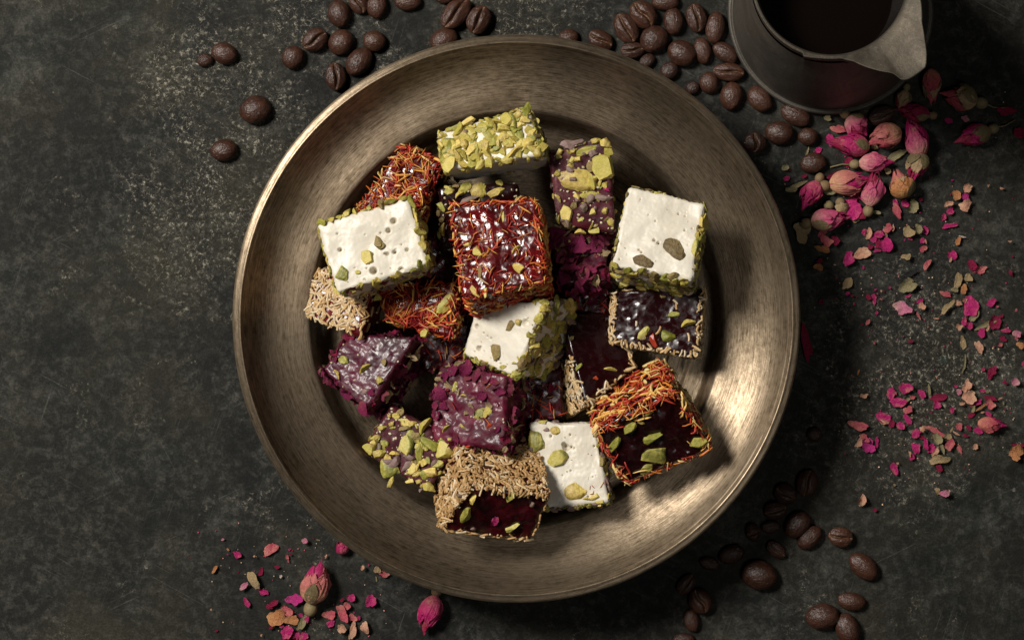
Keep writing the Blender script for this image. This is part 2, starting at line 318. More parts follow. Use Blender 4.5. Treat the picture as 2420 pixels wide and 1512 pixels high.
for t, r in ((.1, 230.5), (.2, 228), (.32, 223), (.45, 216), (.58, 208), (.7, 200), (.8, 194.5), (.88, 191)):
    ex = lambda a, t=t, r=r: r + max(0, lip_r(a) - 191) * max(0, (t - 0.6) / 0.4) ** 1.6 * 0.75
    rs.append(ring(*cc(t), ex, 0.005 + (ZT - 0.009) * t))
ob('body', loft('body', rs, M['pot']), root)
zl = lambda a: ZT
outer = lambda a: lip_r(a) + 0.0
sp = lambda a: max(0.0, min(1.0, (lip_r(a) - 191) / 60))
zo = lambda k_: (lambda a: ZT + 0.0015 * sp(a) - k_)
rl = [ring(*cc(.93), lambda a: 190 + (lip_r(a) - 191) * 0.86, ZT - 0.0055), ring(*cT, lambda a: lip_r(a) - 1.5, zo(0.0014)), ring(*cT, outer, zo(0.0006)), ring(*cT, lambda a: lip_r(a) - 2.0, zo(-0.0002)),
      ring(*cT, lambda a: lip_r(a) - 5.0, zo(0.0)), ring(*cT, lambda a: lerp(lip_r(a) - 5, 184, 0.4), lambda a: ZT - 0.0010 * sp(a)), ring(*cT, lambda a: lerp(lip_r(a) - 5, 184, 0.75), lambda a: ZT - 0.0022 * sp(a)),
      ring(*cT, 184, lambda a: ZT - 0.0030 * sp(a)), ring(*cT, 181, lambda a: ZT - 0.0018 - 0.003 * sp(a)), ring(*cc(.97), 178, ZT - 0.012), ring(*cc(.9), 178, ZT - 0.03)]
ob('pouring_lip', loft('pouring_lip', rl, M['potlip']), root)
cz = ZT - 0.020
cd = ring(*cc(.95), 179, cz); cm = sum(cd, Vector()) / NP
ob('coffee', mesh('coffee', cd + [cm], [(i, (i + 1) % NP, NP) for i in range(NP)], M['coffee']), root)
# ------------------------------------------------------------------ piece meshes
def chunk_mesh(name, seed, dims, cuts, mat, sub=3, nz=0.20):
    R = random.Random(seed); V, F = ico(sub); V = V.copy()
    for i in range(len(V)):
        V[i] *= 1 + nz * mn.noise(Vector(V[i]) * 1.7 + Vector((seed * 3.1, 0, 0)))
    sk = np.ones(len(V))
    for c in range(cuts):
        n = np.array([R.gauss(0, 1), R.gauss(0, 1), R.gauss(0, 0.7)]); n /= np.linalg.norm(n); d = R.uniform(0.25, 0.7)
        over = V @ n - d; mk = over > 0; V[mk] -= np.outer(over[mk], n) * 0.96; sk[mk] = 0
    for i in range(len(V)): V[i] *= 1 + 0.07 * mn.noise(Vector(V[i]) * 5.5 + Vector((0, seed, 0)))
    V *= np.array(dims); return mesh(name, V, F, mat, True, 32, {'skin': sk})
NUTS = {}
for key, mat in (('g', 'pist_green'), ('y', 'pist_yellow'), ('b', 'pist_brown'), ('s', 'pist_skin')):
    NUTS[key] = [chunk_mesh('pistachio_piece', 11 * i + ord(key), (1, R_, Z_), c_, M[mat]) for i, (R_, Z_, c_) in
                 enumerate([(0.72, 0.45, 6), (0.55, 0.40, 5), (0.8, 0.32, 7), (0.62, 0.55, 8), (0.45, 0.28, 4), (0.85, 0.5, 8), (0.7, 0.38, 7)])]
NUTS['a'] = [chunk_mesh('nut_piece', 7, (1, 0.6, 0.4), 3, M['almond'])]
CRUMB = [chunk_mesh('crumb', 90 + i, (1, 0.8, 0.6), 4, M['crumb'], 1) for i in range(3)]
OVAL = {k_: chunk_mesh('pistachio_half', 200 + i, (1, 0.72, 0.4), 2, M[m_], 3, 0.22) for i, (k_, m_) in enumerate((('g', 'pist_green'), ('y', 'pist_yellow'), ('b', 'pist_brown')))}
def tube(pts, rad, ns):
    V = []; F = []; n = len(pts)
    for j, p in enumerate(pts):
        t = (Vector(pts[min(j + 1, n - 1)]) - Vector(pts[max(j - 1, 0)])).normalized(); m = frame(t)
        for i in range(ns):
            a = 2 * PI * i / ns; V.append(tuple(Vector(p) + m @ Vector((math.cos(a) * rad[j], math.sin(a) * rad[j], 0))))
    for j in range(n - 1):
        for i in range(ns): i2 = (i + 1) % ns; F.append((j * ns + i, j * ns + i2, (j + 1) * ns + i2, (j + 1) * ns + i))
    F.append(tuple(range(ns))[::-1]); F.append(tuple((n - 1) * ns + i for i in range(ns))); return V, F
def stick_geo(R):
    b = R.uniform(-0.12, 0.12); pts = [(-1, 0, 0), (-0.3, b, 0.02), (0.4, b * 0.8, 0), (1, -b * 0.3, 0)]
    return tube(pts, [0.125, 0.14, 0.135, 0.12], 5)
def thread_geo(R):
    b = R.uniform(-0.15, 0.15); c = R.uniform(-0.12, 0.12); h = R.uniform(0.0, 0.10)
    pts = [(-1, 0, 0), (-0.5, b, h), (0.05, b * 0.9 + c, h * 0.6), (0.55, b * 0.4 + c, h), (1, c, h * 1.2)]
    w_ = R.uniform(0.06, 0.13); return tube(pts, [w_ * 0.7, w_, w_ * 1.1, w_ * 0.9, w_ * 0.35], 4)
RR = random.Random(5)
STICKS = [mesh('vermicelli_stick', *stick_geo(RR), M['stick'], True, 40) for _ in range(7)]
THREADS = {c_: [mesh('saffron_thread', *thread_geo(RR), M['thread_' + c_], True) for _ in range(6)] for c_ in ('red', 'orange', 'yellow')}
def petal_geo(R, nu=9, nv=7, curl=0.5, rough=0.16, rag=0.18):
    V = []; F = []; G = []; sd = R.uniform(0, 99)
    k1 = R.uniform(-curl, curl) * 1.2; k2 = R.uniform(0.1, 1.0) * curl
    for j in range(nv):
        for i in range(nu):
            x = i / (nu - 1) * 2 - 1; y = j / (nv - 1) * 2 - 1
            # square to disc, then ragged
            X = x * math.sqrt(1 - y * y / 2); Y = y * math.sqrt(1 - x * x / 2)
            rr_ = math.hypot(X, Y); a = math.atan2(Y, X)
            rg = 1 + rag * 2.0 * mn.noise(Vector((math.cos(a) * 0.85 + sd, math.sin(a) * 0.85, 0))) + rag * 0.6 * mn.noise(Vector((math.cos(a) * 2.2 + sd, math.sin(a) * 2.2, 5))) + rag * 0.45 * mn.noise(Vector((math.cos(a) * 5 + sd, math.sin(a) * 6, 3)))
            e = 1 + (rg - 1) * rr_ ** 2
            X *= e; Y *= e
            Z = k1 * X * X * 0.5 + k2 * Y * Y * 0.6 + rough * mn.noise(Vector((X * 2.2 + sd, Y * 2.2, 7)))
            V.append((X, Y, Z)); G.append((X + 1) / 2 * 0.7 + 0.2)
    for j in range(nv - 1):
        for i in range(nu - 1): a = j * nu + i; F.append((a, a + 1, a + nu + 1, a + nu))
    zmin = min(v[2] for v in V); V = [(x, y, z - zmin) for x, y, z in V]
    return V, F, G
def petal_mesh(name, R, mat, **kw):
    V, F, G = petal_geo(R, **kw); return mesh(name, V, F, mat, True, None, {'grow': G})
COATP = {c_: [petal_mesh('petal', RR, M['flake_' + c_], curl=1.2, rough=0.5, rag=0.35, nu=8, nv=6) for _ in range(5)] for c_ in ('r', 'm', 't', 'c', 'q')}
# ------------------------------------------------------------------ Turkish delight
class Block:
    def __init__(s, name, label, quad, sv, T, z, mat, nseg=34, rnd=0.10, amp=3.0, top_fn=None, seed=1, group='cubes of Turkish delight in the bowl'):
        s.R = random.Random(seed * 77 + 5); s.seed = seed
        cu = sum(q[0] for q in quad) / 4; cv = sum(q[1] for q in quad) / 4
        gr = 1.065 if seed == 12 else 1.03; quad = [(cu + (q[0] - cu) * gr, cv + (q[1] - cv) * gr) for q in quad]
        p0 = P(cu, cv, z); sx, sy = sv[0] / T, -sv[1] / T
        n = Vector((-sx, -sy, math.sqrt(max(0.05, 1 - sx * sx - sy * sy)))); s.n = n; s.p0 = p0; s.T = T * S
        top = [onplane(u, v, p0, n) for u, v in quad]        # TL TR BR BL
        cen = sum(top, Vector()) / 4
        bot = [t - n * s.T + (cen - t) * 0.03 for t in top]
        s.c8 = [bot[3], bot[2], bot[1], bot[0], top[3], top[2], top[1], top[0]]  # 0 (-,-,-) 1(+,-,-) 2(+,+,-) 3(-,+,-) then top
        s.boost = mat is not M['nougat']; s.root = bpy.data.objects.new(name, None); COL.objects.link(s.root)
        base = cen - n * s.T; s.root.location = Vector((base.x, base.y, min(b.z for b in bot)))
        tag(s.root, label, 'turkish delight', group)
        s.rnd = rnd; s.loc = s.root.location.copy()
        N_ = nseg; idx = {}; V = []; F = []; nf = []
        C8 = np.array([c[:] for c in s.c8])
        pts = []
        for ax in range(3):
            for sg in (-1, 1):
                base_i = len(pts)
                for j in range(N_ + 1):
                    for i in range(N_ + 1):
                        a = i / N_ * 2 - 1; b = j / N_ * 2 - 1
                        q = [0, 0, 0]; q[ax] = sg; q[(ax + 1) % 3] = a; q[(ax + 2) % 3] = b; pts.append(q)
                for j in range(N_):
                    for i in range(N_):
                        a = base_i + j * (N_ + 1) + i; f = (a, a + 1, a + N_ + 2, a + N_ + 1)
                        F.append(f if sg > 0 else f[::-1])
        Q = np.array(pts, float)
        key = np.round(Q * 1000).astype(int); _, first, inv = np.unique(key, axis=0, return_index=True, return_inverse=True); inv = inv.ravel()
        Q = Q[first]; F = [tuple(inv[i] for i in f) for f in F]
        X = s.mapq(Q); eps = 0.02
        Xc = X.mean(0)
        # outward normals from the rounded map
        In = np.clip(Q, -1 + rnd, 1 - rnd); nd = Q - In; ln = np.linalg.norm(nd, axis=1, keepdims=True)
        nq = nd / np.maximum(ln, 1e-9)
        A = s.axes(Q); nrm = (nq[:, 0:1] * A[0] + nq[:, 1:2] * A[1] + nq[:, 2:3] * A[2]); nrm /= np.linalg.norm(nrm, axis=1, keepdims=True)
        a_ = amp * S; hfa = 0.35 if mat is M['nougat'] else 1.0; off = Vector((seed * 13.7, 0, 0)); dsp = np.zeros(len(X))
        for i in range(len(X)):
            p = Vector(X[i]); hf = hfa if Q[i, 2] > .97 else 1.4; dsp[i] = a_ * (mn.noise(p / (48 * S) + off) + hf * (0.45 * mn.noise(p / (17 * S) + off) + 0.22 * mn.noise(p / (7 * S) + off)))
        if top_fn is not None:
            mk = Q[:, 2] > 0.9; dsp[mk] += top_fn(s, X[mk], Q[mk])
        X = X + nrm * dsp[:, None]
        s.body = ob('body', mesh('body', X - np.array(s.loc[:]), F, mat), s.root)
    def tri(s, Q):
        C = np.array([c[:] for c in s.c8]); x, y, z = [(Q[:, i:i + 1] + 1) / 2 for i in range(3)]
        b = (C[0] * (1 - x) + C[1] * x) * (1 - y) + (C[3] * (1 - x) + C[2] * x) * y
        t = (C[4] * (1 - x) + C[5] * x) * (1 - y) + (C[7] * (1 - x) + C[6] * x) * y
        return b * (1 - z) + t * z
    def axes(s, Q):
        e = 0.01; out = []
        for i in range(3):
            d = np.zeros(3); d[i] = e; v = s.tri(Q + d) - s.tri(Q - d); out.append(v / np.linalg.norm(v, axis=1, keepdims=True))
        return out
    def mapq(s, Q):
        r = s.rnd; In = np.clip(Q, -1 + r, 1 - r); nd = Q - In; ln = np.linalg.norm(nd, axis=1, keepdims=True)
        return s.tri(In + nd / np.maximum(ln, 1e-9) * np.minimum(ln, r))
    def sample(s, ax, sg, a, b):
        q = np.zeros((1, 3)); q[0, ax] = sg; q[0, (ax + 1) % 3] = a; q[0, (ax + 2) % 3] = b
        p = Vector(s.mapq(q)[0]); A = s.axes(q); i1, i2 = (ax + 1) % 3, (ax + 2) % 3
        n = Vector(A[i1][0]).cross(Vector(A[i2][0])) * sg
        # lean outward near the edges
        e1 = Vector(A[i1][0]) * (max(0, abs(a) - 0.85) / 0.15 * (1 if a > 0 else -1) * 0.6); e2 = Vector(A[i2][0]) * (max(0, abs(b) - 0.85) / 0.15 * (1 if b > 0 else -1) * 0.6)
        return p, (n.normalized() + e1 + e2).normalized(), Vector(A[i1][0])
    def put(s, name, me, p, n, spin, sc_, lift=0.0, t=None):
        sx, sy, sz = sc_
        return ob(name, me, s.root, TRS(p + n * lift - s.loc, frame(n, spin, t), sx, sy, sz))
    def at(s, u, v, lift=0.0): return onplane(u, v, s.p0, s.n)
    def nuts_px(s, L):
        """(u, v, half length, half width, angle, kind)"""
        for u, v, a, b, ang, kd in L:
            if s.boost: a *= 1.15; b *= 1.15
            p = s.at(u, v); me = OVAL[kd[0].lower()] if kd[0].isupper() else s.R.choice(NUTS[kd[0]])
            xd = (s.at(u + 10 * math.cos(math.radians(ang)), v - 10 * math.sin(math.radians(ang))) - p).normalized()
            hz = min(a, b) * (0.95 if kd[0].isupper() else 1.5)
            s.put('pistachio_piece' if kd[0] != 'a' else 'nut_piece', me, p, s.n, 0, (a * S, b * S / 0.7, hz * S), lift=(0.0 if kd[0].isupper() else 0.16) * b * S, t=xd)
    def coat_nuts(s, faces, dens, size, kinds, flat=0.75, margin=1.0, crumbs=0.5):
        for ax, sg in faces:
            for _ in range(int(dens)):
                a, b = s.R.uniform(-margin, margin), s.R.uniform(-margin, margin); p, n, t = s.sample(ax, sg, a, b)
                tilt = Vector((s.R.gauss(0, .25), s.R.gauss(0, .25), s.R.gauss(0, .25))); L_ = s.R.uniform(*size) * S
                s.put('pistachio_piece', s.R.choice(NUTS[s.R.choice(kinds)]), p, (n + tilt).normalized(), s.R.uniform(0, 6.3), (L_, L_ * s.R.uniform(.8, 1.3), L_ * flat * s.R.uniform(.9, 1.7)), lift=L_ * 0.12)
    def rim(s, sides, n, size, kinds, out=0.25):
        for ax, sg in sides:
            for i in range(n):
                e = -1 + 2 * (i + s.R.uniform(.1, .9)) / n; tz = s.R.uniform(.72, 1.0); a, b = (e, tz) if ax == 0 else (tz, e)
                p, nn, t = s.sample(ax, sg, a, b); L_ = s.R.uniform(*size) * S; al = s.R.gauss(0, .45) + (0 if ax == 0 else PI / 2)
                s.put('pistachio_piece', s.R.choice(NUTS[s.R.choice(kinds)]), p, (nn * 1.0 + s.n * s.R.uniform(0, .5)).normalized(), al, (L_, L_ * .8, L_ * .8), lift=L_ * out)
    def crumbs(s, faces, dens, size=(2.0, 5.0), margin=0.98):
        for ax, sg in faces:
            for _ in range(dens):
                p, n, t = s.sample(ax, sg, s.R.uniform(-margin, margin), s.R.uniform(-margin, margin)); L_ = s.R.uniform(*size) * S
                s.put('crumb', s.R.choice(CRUMB), p, n, s.R.uniform(0, 6.3), (L_, L_, L_), lift=L_ * 0.2)
    def strands(s, kind, faces, length, width, lifts=(0.0, 3.0), flow=None):
        """faces: list of (axis, sign, visible count, margin limits); the largest are parts, the rest one stuff part"""
        allp = []
        for fc in faces:
            ax, sg, cnt = fc[:3]; lim = fc[3] if len(fc) > 3 else None
            for _ in range(cnt):
                if lim: a, b = s.R.uniform(lim[0], lim[1]), s.R.uniform(lim[2], lim[3])
                else: a, b = s.R.uniform(-1, 1), s.R.uniform(-1, 1)
                p, n, t = s.sample(ax, sg, a, b); L_ = s.R.uniform(*length) * 0.5 * S
                n2 = (n + Vector((s.R.gauss(0, .16), s.R.gauss(0, .16), s.R.gauss(0, .16)))).normalized()
                fl = 7.0 * mn.noise(Vector(p) / (34 * S) + Vector((s.seed, ax, sg))); sp_ = fl + s.R.gauss(0, 0.55 if kind != 'stick' else 0.95)
                if mn.noise(Vector(p) / (22 * S) + Vector((9, s.seed, 0))) > 0.22 and s.R.random() < (.75 if kind != 'stick' else .35): continue
                if s.R.random() < .3: L_ *= .6
                allp.append((L_ * (1.0 if n.z > 0.2 else 0.5), p, n2, sp_, L_, s.R.uniform(*lifts) * S, t))
        allp.sort(key=lambda q: -q[0])
        GV = []; GF = []; GM = []
        for i, (_, p, n, sp_, L_, lf, t) in enumerate(allp):
            wd = s.R.uniform(*width) * S
            if kind == 'stick': me = s.R.choice(STICKS); wv = wd / 0.13
            else:
                kc = s.R.choice(('red', 'red', 'orange', 'orange', 'yellow', 'yellow', 'red') if kind == 'thread' else ('red', 'red', 'red', 'orange', 'yellow')); me = s.R.choice(THREADS[kc])
                if kc == 'yellow': wd *= 1.8; L_ = min(L_, 20 * S)
                wv = L_ * 0.62
            if i < 295: s.put('vermicelli_stick' if kind == 'stick' else 'saffron_thread', me, p, n, sp_, (L_, wv if kind == 'stick' else L_ * 0.9, wv if kind == 'stick' else wd / 0.065), lf, t)
            else:
                m4 = TRS(p + n * lf - s.loc, frame(n, sp_, t), L_, wv if kind == 'stick' else L_ * 0.9, wv if kind == 'stick' else wd / 0.065); o0 = len(GV)
                GV += [tuple(m4 @ v.co) for v in me.vertices]; GF += [tuple(o0 + q for q in f.vertices) for f in me.polygons]; GM += [me.materials[0]] * len(me.polygons)
        if GV:
            g = mesh('strands', GV, GF, None); ms = []
            for m_ in GM:
                if m_ not in ms: ms.append(m_); g.materials.append(m_)
            g.polygons.foreach_set('material_index', [ms.index(m_) for m_ in GM])
            o = ob('vermicelli_layer' if kind == 'stick' else 'saffron_layer', g, s.root); o['kind'] = 'stuff'
    def dust(s, n): s.crumbs([(2, 1)], n, (1.0, 2.4), 0.9)
    def petals(s, faces, dens, size=(10, 20), kinds='rrmtc', margin=1.0):
        for ax, sg in faces:
            for _ in range(dens):
                p, n, t = s.sample(ax, sg, s.R.uniform(-margin, margin), s.R.uniform(-margin, margin)); L_ = s.R.uniform(*size) * S
                n2 = (n + Vector((s.R.gauss(0, .45), s.R.gauss(0, .45), s.R.gauss(0, .45)))).normalized()
                s.put('rose_petal', s.R.choice(COATP[s.R.choice(kinds)]), p, n2, s.R.uniform(0, 6.3), (L_, L_ * s.R.uniform(.5, .9), L_ * 0.8), lift=-L_ * 0.12)
SIDES = [(0, -1), (0, 1), (1, -1), (1, 1)]
def pores(extra, n=12, hollow=()):
    def fn(s, X, Q):
        d = np.zeros(len(X)); L = [(s.at(u, v), r * S, dp * S) for u, v, r, dp in extra]
        lo = s.R
        for _ in range(n):
            p, nn, t = s.sample(2, 1, lo.uniform(-.88, .88), lo.uniform(-.88, .88)); r = lo.uniform(1.1, 2.6) * S; L.append((p, r, r * 1.5))
        for p, r, dp in L:
            rr_ = np.linalg.norm(X - np.array(p[:]), axis=1) / r; m_ = rr_ < 1.6; d[m_] -= 2.8 * dp * np.exp(-(rr_[m_] ** 4) * 1.2)
        return d
    return fn
def ridges(ang, wl, am):
    def fn(s, X, Q):
        c, s_ = math.cos(ang), math.sin(ang); u = (X[:, 0] * c + X[:, 1] * s_) / (wl * S); v = (-X[:, 0] * s_ + X[:, 1] * c) / (wl * 2.6 * S)
        return np.array([am * S * (mn.noise(Vector((a, b, s.seed))) + 0.5 * mn.noise(Vector((a * 2.3, b * 2.3, s.seed)))) for a, b in zip(u, v)]) * np.clip((1 - np.maximum(abs(Q[:, 0]), abs(Q[:, 1]))) * 8, 0, 1)
    return fn
# --- saffron, upper left
b = Block('turkish_delight', 'red saffron-coated cube leaning on the upper left bowl wall above the large white one', [(842, 498), (950, 346), (1040, 385), (985, 500)], (16, 22), 170, .041, M['jelly_red'], seed=2, rnd=.16, amp=4)
b.strands('thread', [(2, 1, 330), (0, 1, 110), (1, -1, 90), (0, -1, 70), (1, 1, 70)], (18, 44), (1.1, 2.2), (0, 5))
# --- dark nutty cube behind the centre
b = Block('turkish_delight', 'dark cube with yellow and green nut bits peeping out above the central saffron cube', [(1040, 444), (1222, 436), (1235, 580), (1045, 600)], (-6, -4), 120, .038, M['jelly_dark'], seed=3, rnd=.14, amp=4)
b.nuts_px([(1098, 448, 20, 11, 55, 'g'), (1133, 451, 18, 16, 0, 'Y'), (1178, 452, 24, 15, 15, 'y'), (1083, 461, 12, 10, 40, 'y'), (1180, 433, 9, 7, 0, 'g'), (1060, 452, 14, 8, -20, 'g'), (1042, 489, 14, 10, 90, 'g'), (1046, 545, 17, 14, 90, 'y'), (1046, 520, 8, 6, 0, 'b'), (1110, 474, 24, 10, 15, 's')])
b.crumbs([(2, 1), (1, 1), (0, -1)], 40); b.coat_nuts([(0, -1), (1, 1)], 12, (8, 14), 'gybs')
# --- buried cubes seen only as dark wine faces in the gaps
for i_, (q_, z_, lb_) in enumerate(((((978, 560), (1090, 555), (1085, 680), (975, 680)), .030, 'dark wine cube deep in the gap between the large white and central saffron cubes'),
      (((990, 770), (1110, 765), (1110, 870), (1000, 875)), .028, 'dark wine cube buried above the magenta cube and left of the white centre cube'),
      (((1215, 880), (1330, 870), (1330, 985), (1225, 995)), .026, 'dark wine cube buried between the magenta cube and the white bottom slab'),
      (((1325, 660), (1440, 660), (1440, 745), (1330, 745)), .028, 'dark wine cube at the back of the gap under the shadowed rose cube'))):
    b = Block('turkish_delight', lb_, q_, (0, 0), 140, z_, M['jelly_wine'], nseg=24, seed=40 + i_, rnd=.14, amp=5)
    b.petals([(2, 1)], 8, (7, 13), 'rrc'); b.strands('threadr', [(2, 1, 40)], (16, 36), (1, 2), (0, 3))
# --- vermicelli cube, left
b = Block('turkish_delight', 'tan vermicelli-coated cube at the left wall, half under the large white cube', [(752, 640), (885, 640), (852, 796), (722, 742)], (26, 6), 150, .040, M['jelly_red'], seed=4, rnd=.14, amp=4)
b.strands('stick', [(2, 1, 330), (0, -1, 90), (1, -1, 90), (1, 1, 40), (0, 1, 20)], (17, 28), (2.1, 3.0), (0, 3.5), None)
# --- saffron mid left
b = Block('turkish_delight', 'flat saffron-coated cube below the large white one, left of the central cube', [(888, 676), (1078, 668), (1062, 797), (925, 760)], (30, -6), 170, .040, M['jelly_red'], seed=5, rnd=.12, amp=4)
b.strands('threadr', [(2, 1, 330), (0, 1, 130), (1, -1, 90), (0, -1, 50), (1, 1, 40)], (18, 46), (1.0, 2.0), (0, 4))
b.nuts_px([(1050, 722, 30, 16, 50, 'g'), (1007, 785, 12, 8, 30, 'y'), (895, 702, 14, 8, 40, 'y'), (975, 735, 9, 6, 0, 'y')])
# --- plum rose cube left
b = Block('turkish_delight', 'glossy plum rose-petal cube at the lower left well edge with yellow nut bits', [(828, 792), (980, 798), (866, 968), (762, 872)], (44, 30), 160, .040, M['jelly_rose'], seed=6, rnd=.12, amp=4, nseg=60, top_fn=ridges(.9, 26, 1.8))
b.nuts_px([(811, 851, 15, 9, -60, 'g'), (797, 883, 15, 9, -60, 'y'), (861, 872, 18, 13, 40, 'y'), (895, 902, 12, 12, 0, 'y'), (866, 925, 10, 8, 0, 's'), (905, 855, 10, 12, 0, 'b')])
b.petals([(0, 1), (1, -1), (0, -1), (1, 1)], 42, (9, 19), 'rrcqt'); b.petals([(2, 1)], 8, (5, 9), 'rq'); b.crumbs([(2, 1)], 14, (1.5, 3.5))
# --- pomegranate & pistachio cube, top right
b = Block('turkish_delight', 'ruby cube crusted with big yellow pistachios and crumbs near the top right', [(1296, 362), (1440, 332), (1452, 550), (1322, 530)], (4, -12), 175, .044, M['jelly_dusty'], seed=7, rnd=.14, amp=4)
b.nuts_px([(1368, 426, 40, 22, -8, 'Y'), (1432, 386, 32, 24, 60, 'y'), (1402, 434, 13, 13, 0, 'y'), (1384, 357, 34, 8, 12, 'g'), (1424, 338, 20, 13, -30, 'y'), (1410, 332, 12, 10, 0, 'y'), (1352, 376, 13, 9, 50, 'y'), (1322, 358, 13, 9, 50, 'y'), (1345, 345, 22, 12, 20, 's'), (1360, 335, 26, 8, 15, 's'),
            (1395, 463, 26, 9, 6, 'g'), (1427, 468, 20, 9, -10, 's'), (1431, 438, 12, 8, 0, 'y'), (1344, 503, 17, 15, 30, 'y'), (1373, 517, 9, 7, 0, 'g'), (1376, 489, 14, 13, 40, 's'), (1318, 467, 12, 8, -50, 'y'), (1370, 548, 14, 12, 0, 'y'), (1405, 545, 15, 9, -20, 'g'), (1320, 520, 12, 8, 90, 'y'), (1357, 355, 9, 9, 0, 'y')])
b.coat_nuts([(2, 1)], 56, (6, 16), 'ygysby', .9, .92); b.crumbs([(2, 1)], 90, (1.2, 4.5)); b.crumbs(SIDES, 16, (2, 5)); b.coat_nuts(SIDES, 9, (8, 14), 'gysb'); b.petals([(2, 1)], 5, (7, 12), 'mt')
# --- rose cube under it
b = Block('turkish_delight', 'shadowed rose-petal cube squeezed between the central cube and right white cube', [(1302, 540), (1436, 545), (1430, 662), (1340, 668)], (-2, 62), 170, .037, M['jelly_rose'], seed=8, rnd=.14, amp=4)
b.petals([(2, 1), (1, -1)], 55, (9, 20), 'rrqtc'); b.petals([(0, -1), (0, 1)], 25, (9, 18), 'rqc'); b.nuts_px([(1320, 590, 14, 9, 0, 'b'), (1352, 572, 9, 6, 0, 'g')])
# --- dark vermicelli cube right
b = Block('turkish_delight', 'black-ruby glazed cube with vermicelli edges and red nut under the right white cube', [(1448, 690), (1662, 680), (1646, 842), (1443, 806)], (20, 10), 170, .038, M['jelly_dark'], seed=9, rnd=.10, amp=3, nseg=60, top_fn=ridges(.6, 34, 2.5))
b.nuts_px([(1519, 790, 19, 12, 45, 'g'), (1545, 803, 10, 20, 10, 'a'), (1583, 795, 19, 18, 0, 'g'), (1624, 764, 19, 15, 20, 'y'), (1516, 800, 12, 8, 40, 'b'), (1588, 742, 16, 8, 0, 'g'), (1565, 700, 9, 6, 0, 'b')])
b.strands('stick', [(0, 1, 150), (1, -1, 150), (0, -1, 110), (1, 1, 60), (2, 1, 34, (-.97, -.9, -1, 1)), (2, 1, 34, (-1, 1, -1, -.93)), (2, 1, 22, (.93, 1, -1, 1)), (2, 1, 6)], (13, 24), (2.0, 2.8), (0, 2.5))
# --- dark glazed cube centre
b = Block('turkish_delight', 'nearly black glazed cube in deep shadow right of the central white cube', [(1325, 735), (1452, 742), (1498, 862), (1384, 956)], (-42, 40), 175, .034, M['jelly_dark'], seed=10, rnd=.13, amp=3)
b.nuts_px([(1440, 872, 17, 8, -8, 'y'), (1408, 893, 8, 6, 20, 'a'), (1365, 868, 12, 6, 40, 'g'), (1352, 800, 8, 5, 0, 'b')])
b.strands('stick', [(0, -1, 190, (-1, 0.05, -1, 1)), (1, -1, 170), (0, 1, 70), (2, 1, 26, (.93, 1, -1, 1)), (2, 1, 12, (-1, 1, -1, -.93))], (15, 28), (2.1, 3.0), (0, 4))
# --- magenta rose cube
b = Block('turkish_delight', 'deep magenta rose-petal cube just above the vermicelli front cube', [(1036, 864), (1196, 888), (1192, 1062), (1016, 1042)], (62, 14), 175, .042, M['jelly_magenta'], seed=11, rnd=.12, amp=5, nseg=60, top_fn=ridges(.3, 26, 1.8))
b.nuts_px([(1134, 980, 18, 10, 75, 'G'), (1154, 971, 20, 9, 62, 'y'), (1157, 1005, 10, 6, 60, 'a'), (1053, 1013, 14, 9, 45, 'y'), (1074, 916, 13, 6, 70, 'g'), (1095, 934, 9, 7, 0, 'y'), (1066, 1038, 8, 5, 0, 'g'), (1094, 1008, 8, 5, -50, 'y')])
b.petals([(2, 1)], 16, (6, 13), 'rqqt'); 
for u, v, sz in ((1048, 890, 16), (1075, 878, 15), (1100, 866, 18), (1128, 884, 15), (1040, 930, 18), (1060, 905, 12), (1150, 895, 15), (1170, 905, 12), (1030, 960, 12), (1110, 890, 12), (1090, 860, 14), (1180, 925, 12)):
    b.put('rose_petal', b.R.choice(COATP[b.R.choice('qrrtq')]), b.at(u, v), (b.n + Vector((b.R.gauss(0, .3), b.R.gauss(0, .3), 0))).normalized(), b.R.uniform(0, 6), (sz * S, sz * S * .7, sz * S * .8))
b.petals([(0, 1)], 60, (9, 20), 'rrtc'); b.petals([(0, -1), (1, 1), (1, -1)], 26, (9, 16), 'rqrt'); b.crumbs([(2, 1)], 22, (1.5, 3)); b.strands('thread', [(2, 1, 8)], (18, 30), (1.2, 2), (1, 3))
# --- pistachio plum cube lower left
b = Block('turkish_delight', 'plum cube studded with green pistachios at the lower left of the heap', [(928, 960), (1076, 1050), (1010, 1158), (862, 1062)], (4, 12), 170, .038, M['jelly_dusty'], seed=12, rnd=.14, amp=4)
b.nuts_px([(956, 1057, 26, 21, 70, 'g'), (990, 1074, 26, 14, 75, 'g'), (1018, 1047, 28, 17, -60, 'g'), (1050, 1068, 30, 19, -70, 'y'), (876, 1060, 22, 13, -15, 'y'), (900, 1070, 17, 14, 0, 'y'), (917, 1106, 26, 18, 8, 'G'), (979, 1110, 22, 12, -60, 'y'), (1006, 1150, 22, 14, -30, 'y'), (1022, 1112, 20, 17, 0, 'y'), (1004, 1120, 16, 14, 0, 'g'),
            (1001, 1008, 24, 17, 60, 'y'), (951, 994, 15, 9, -60, 'g'), (962, 1005, 15, 9, -60, 'y'), (905, 1010, 11, 9, 0, 'y'), (976, 1000, 11, 10, 0, 'y'), (945, 975, 14, 7, 30, 'b'), (935, 1090, 18, 12, 50, 's'), (965, 1095, 22, 12, 40, 's'), (925, 1135, 16, 9, 60, 'y'), (972, 1137, 13, 8, 0, 'y'), (893, 1035, 8, 6, 0, 'g'), (1030, 1095, 16, 12, 0, 'g'), (1045, 1042, 12, 10, 0, 'g')])
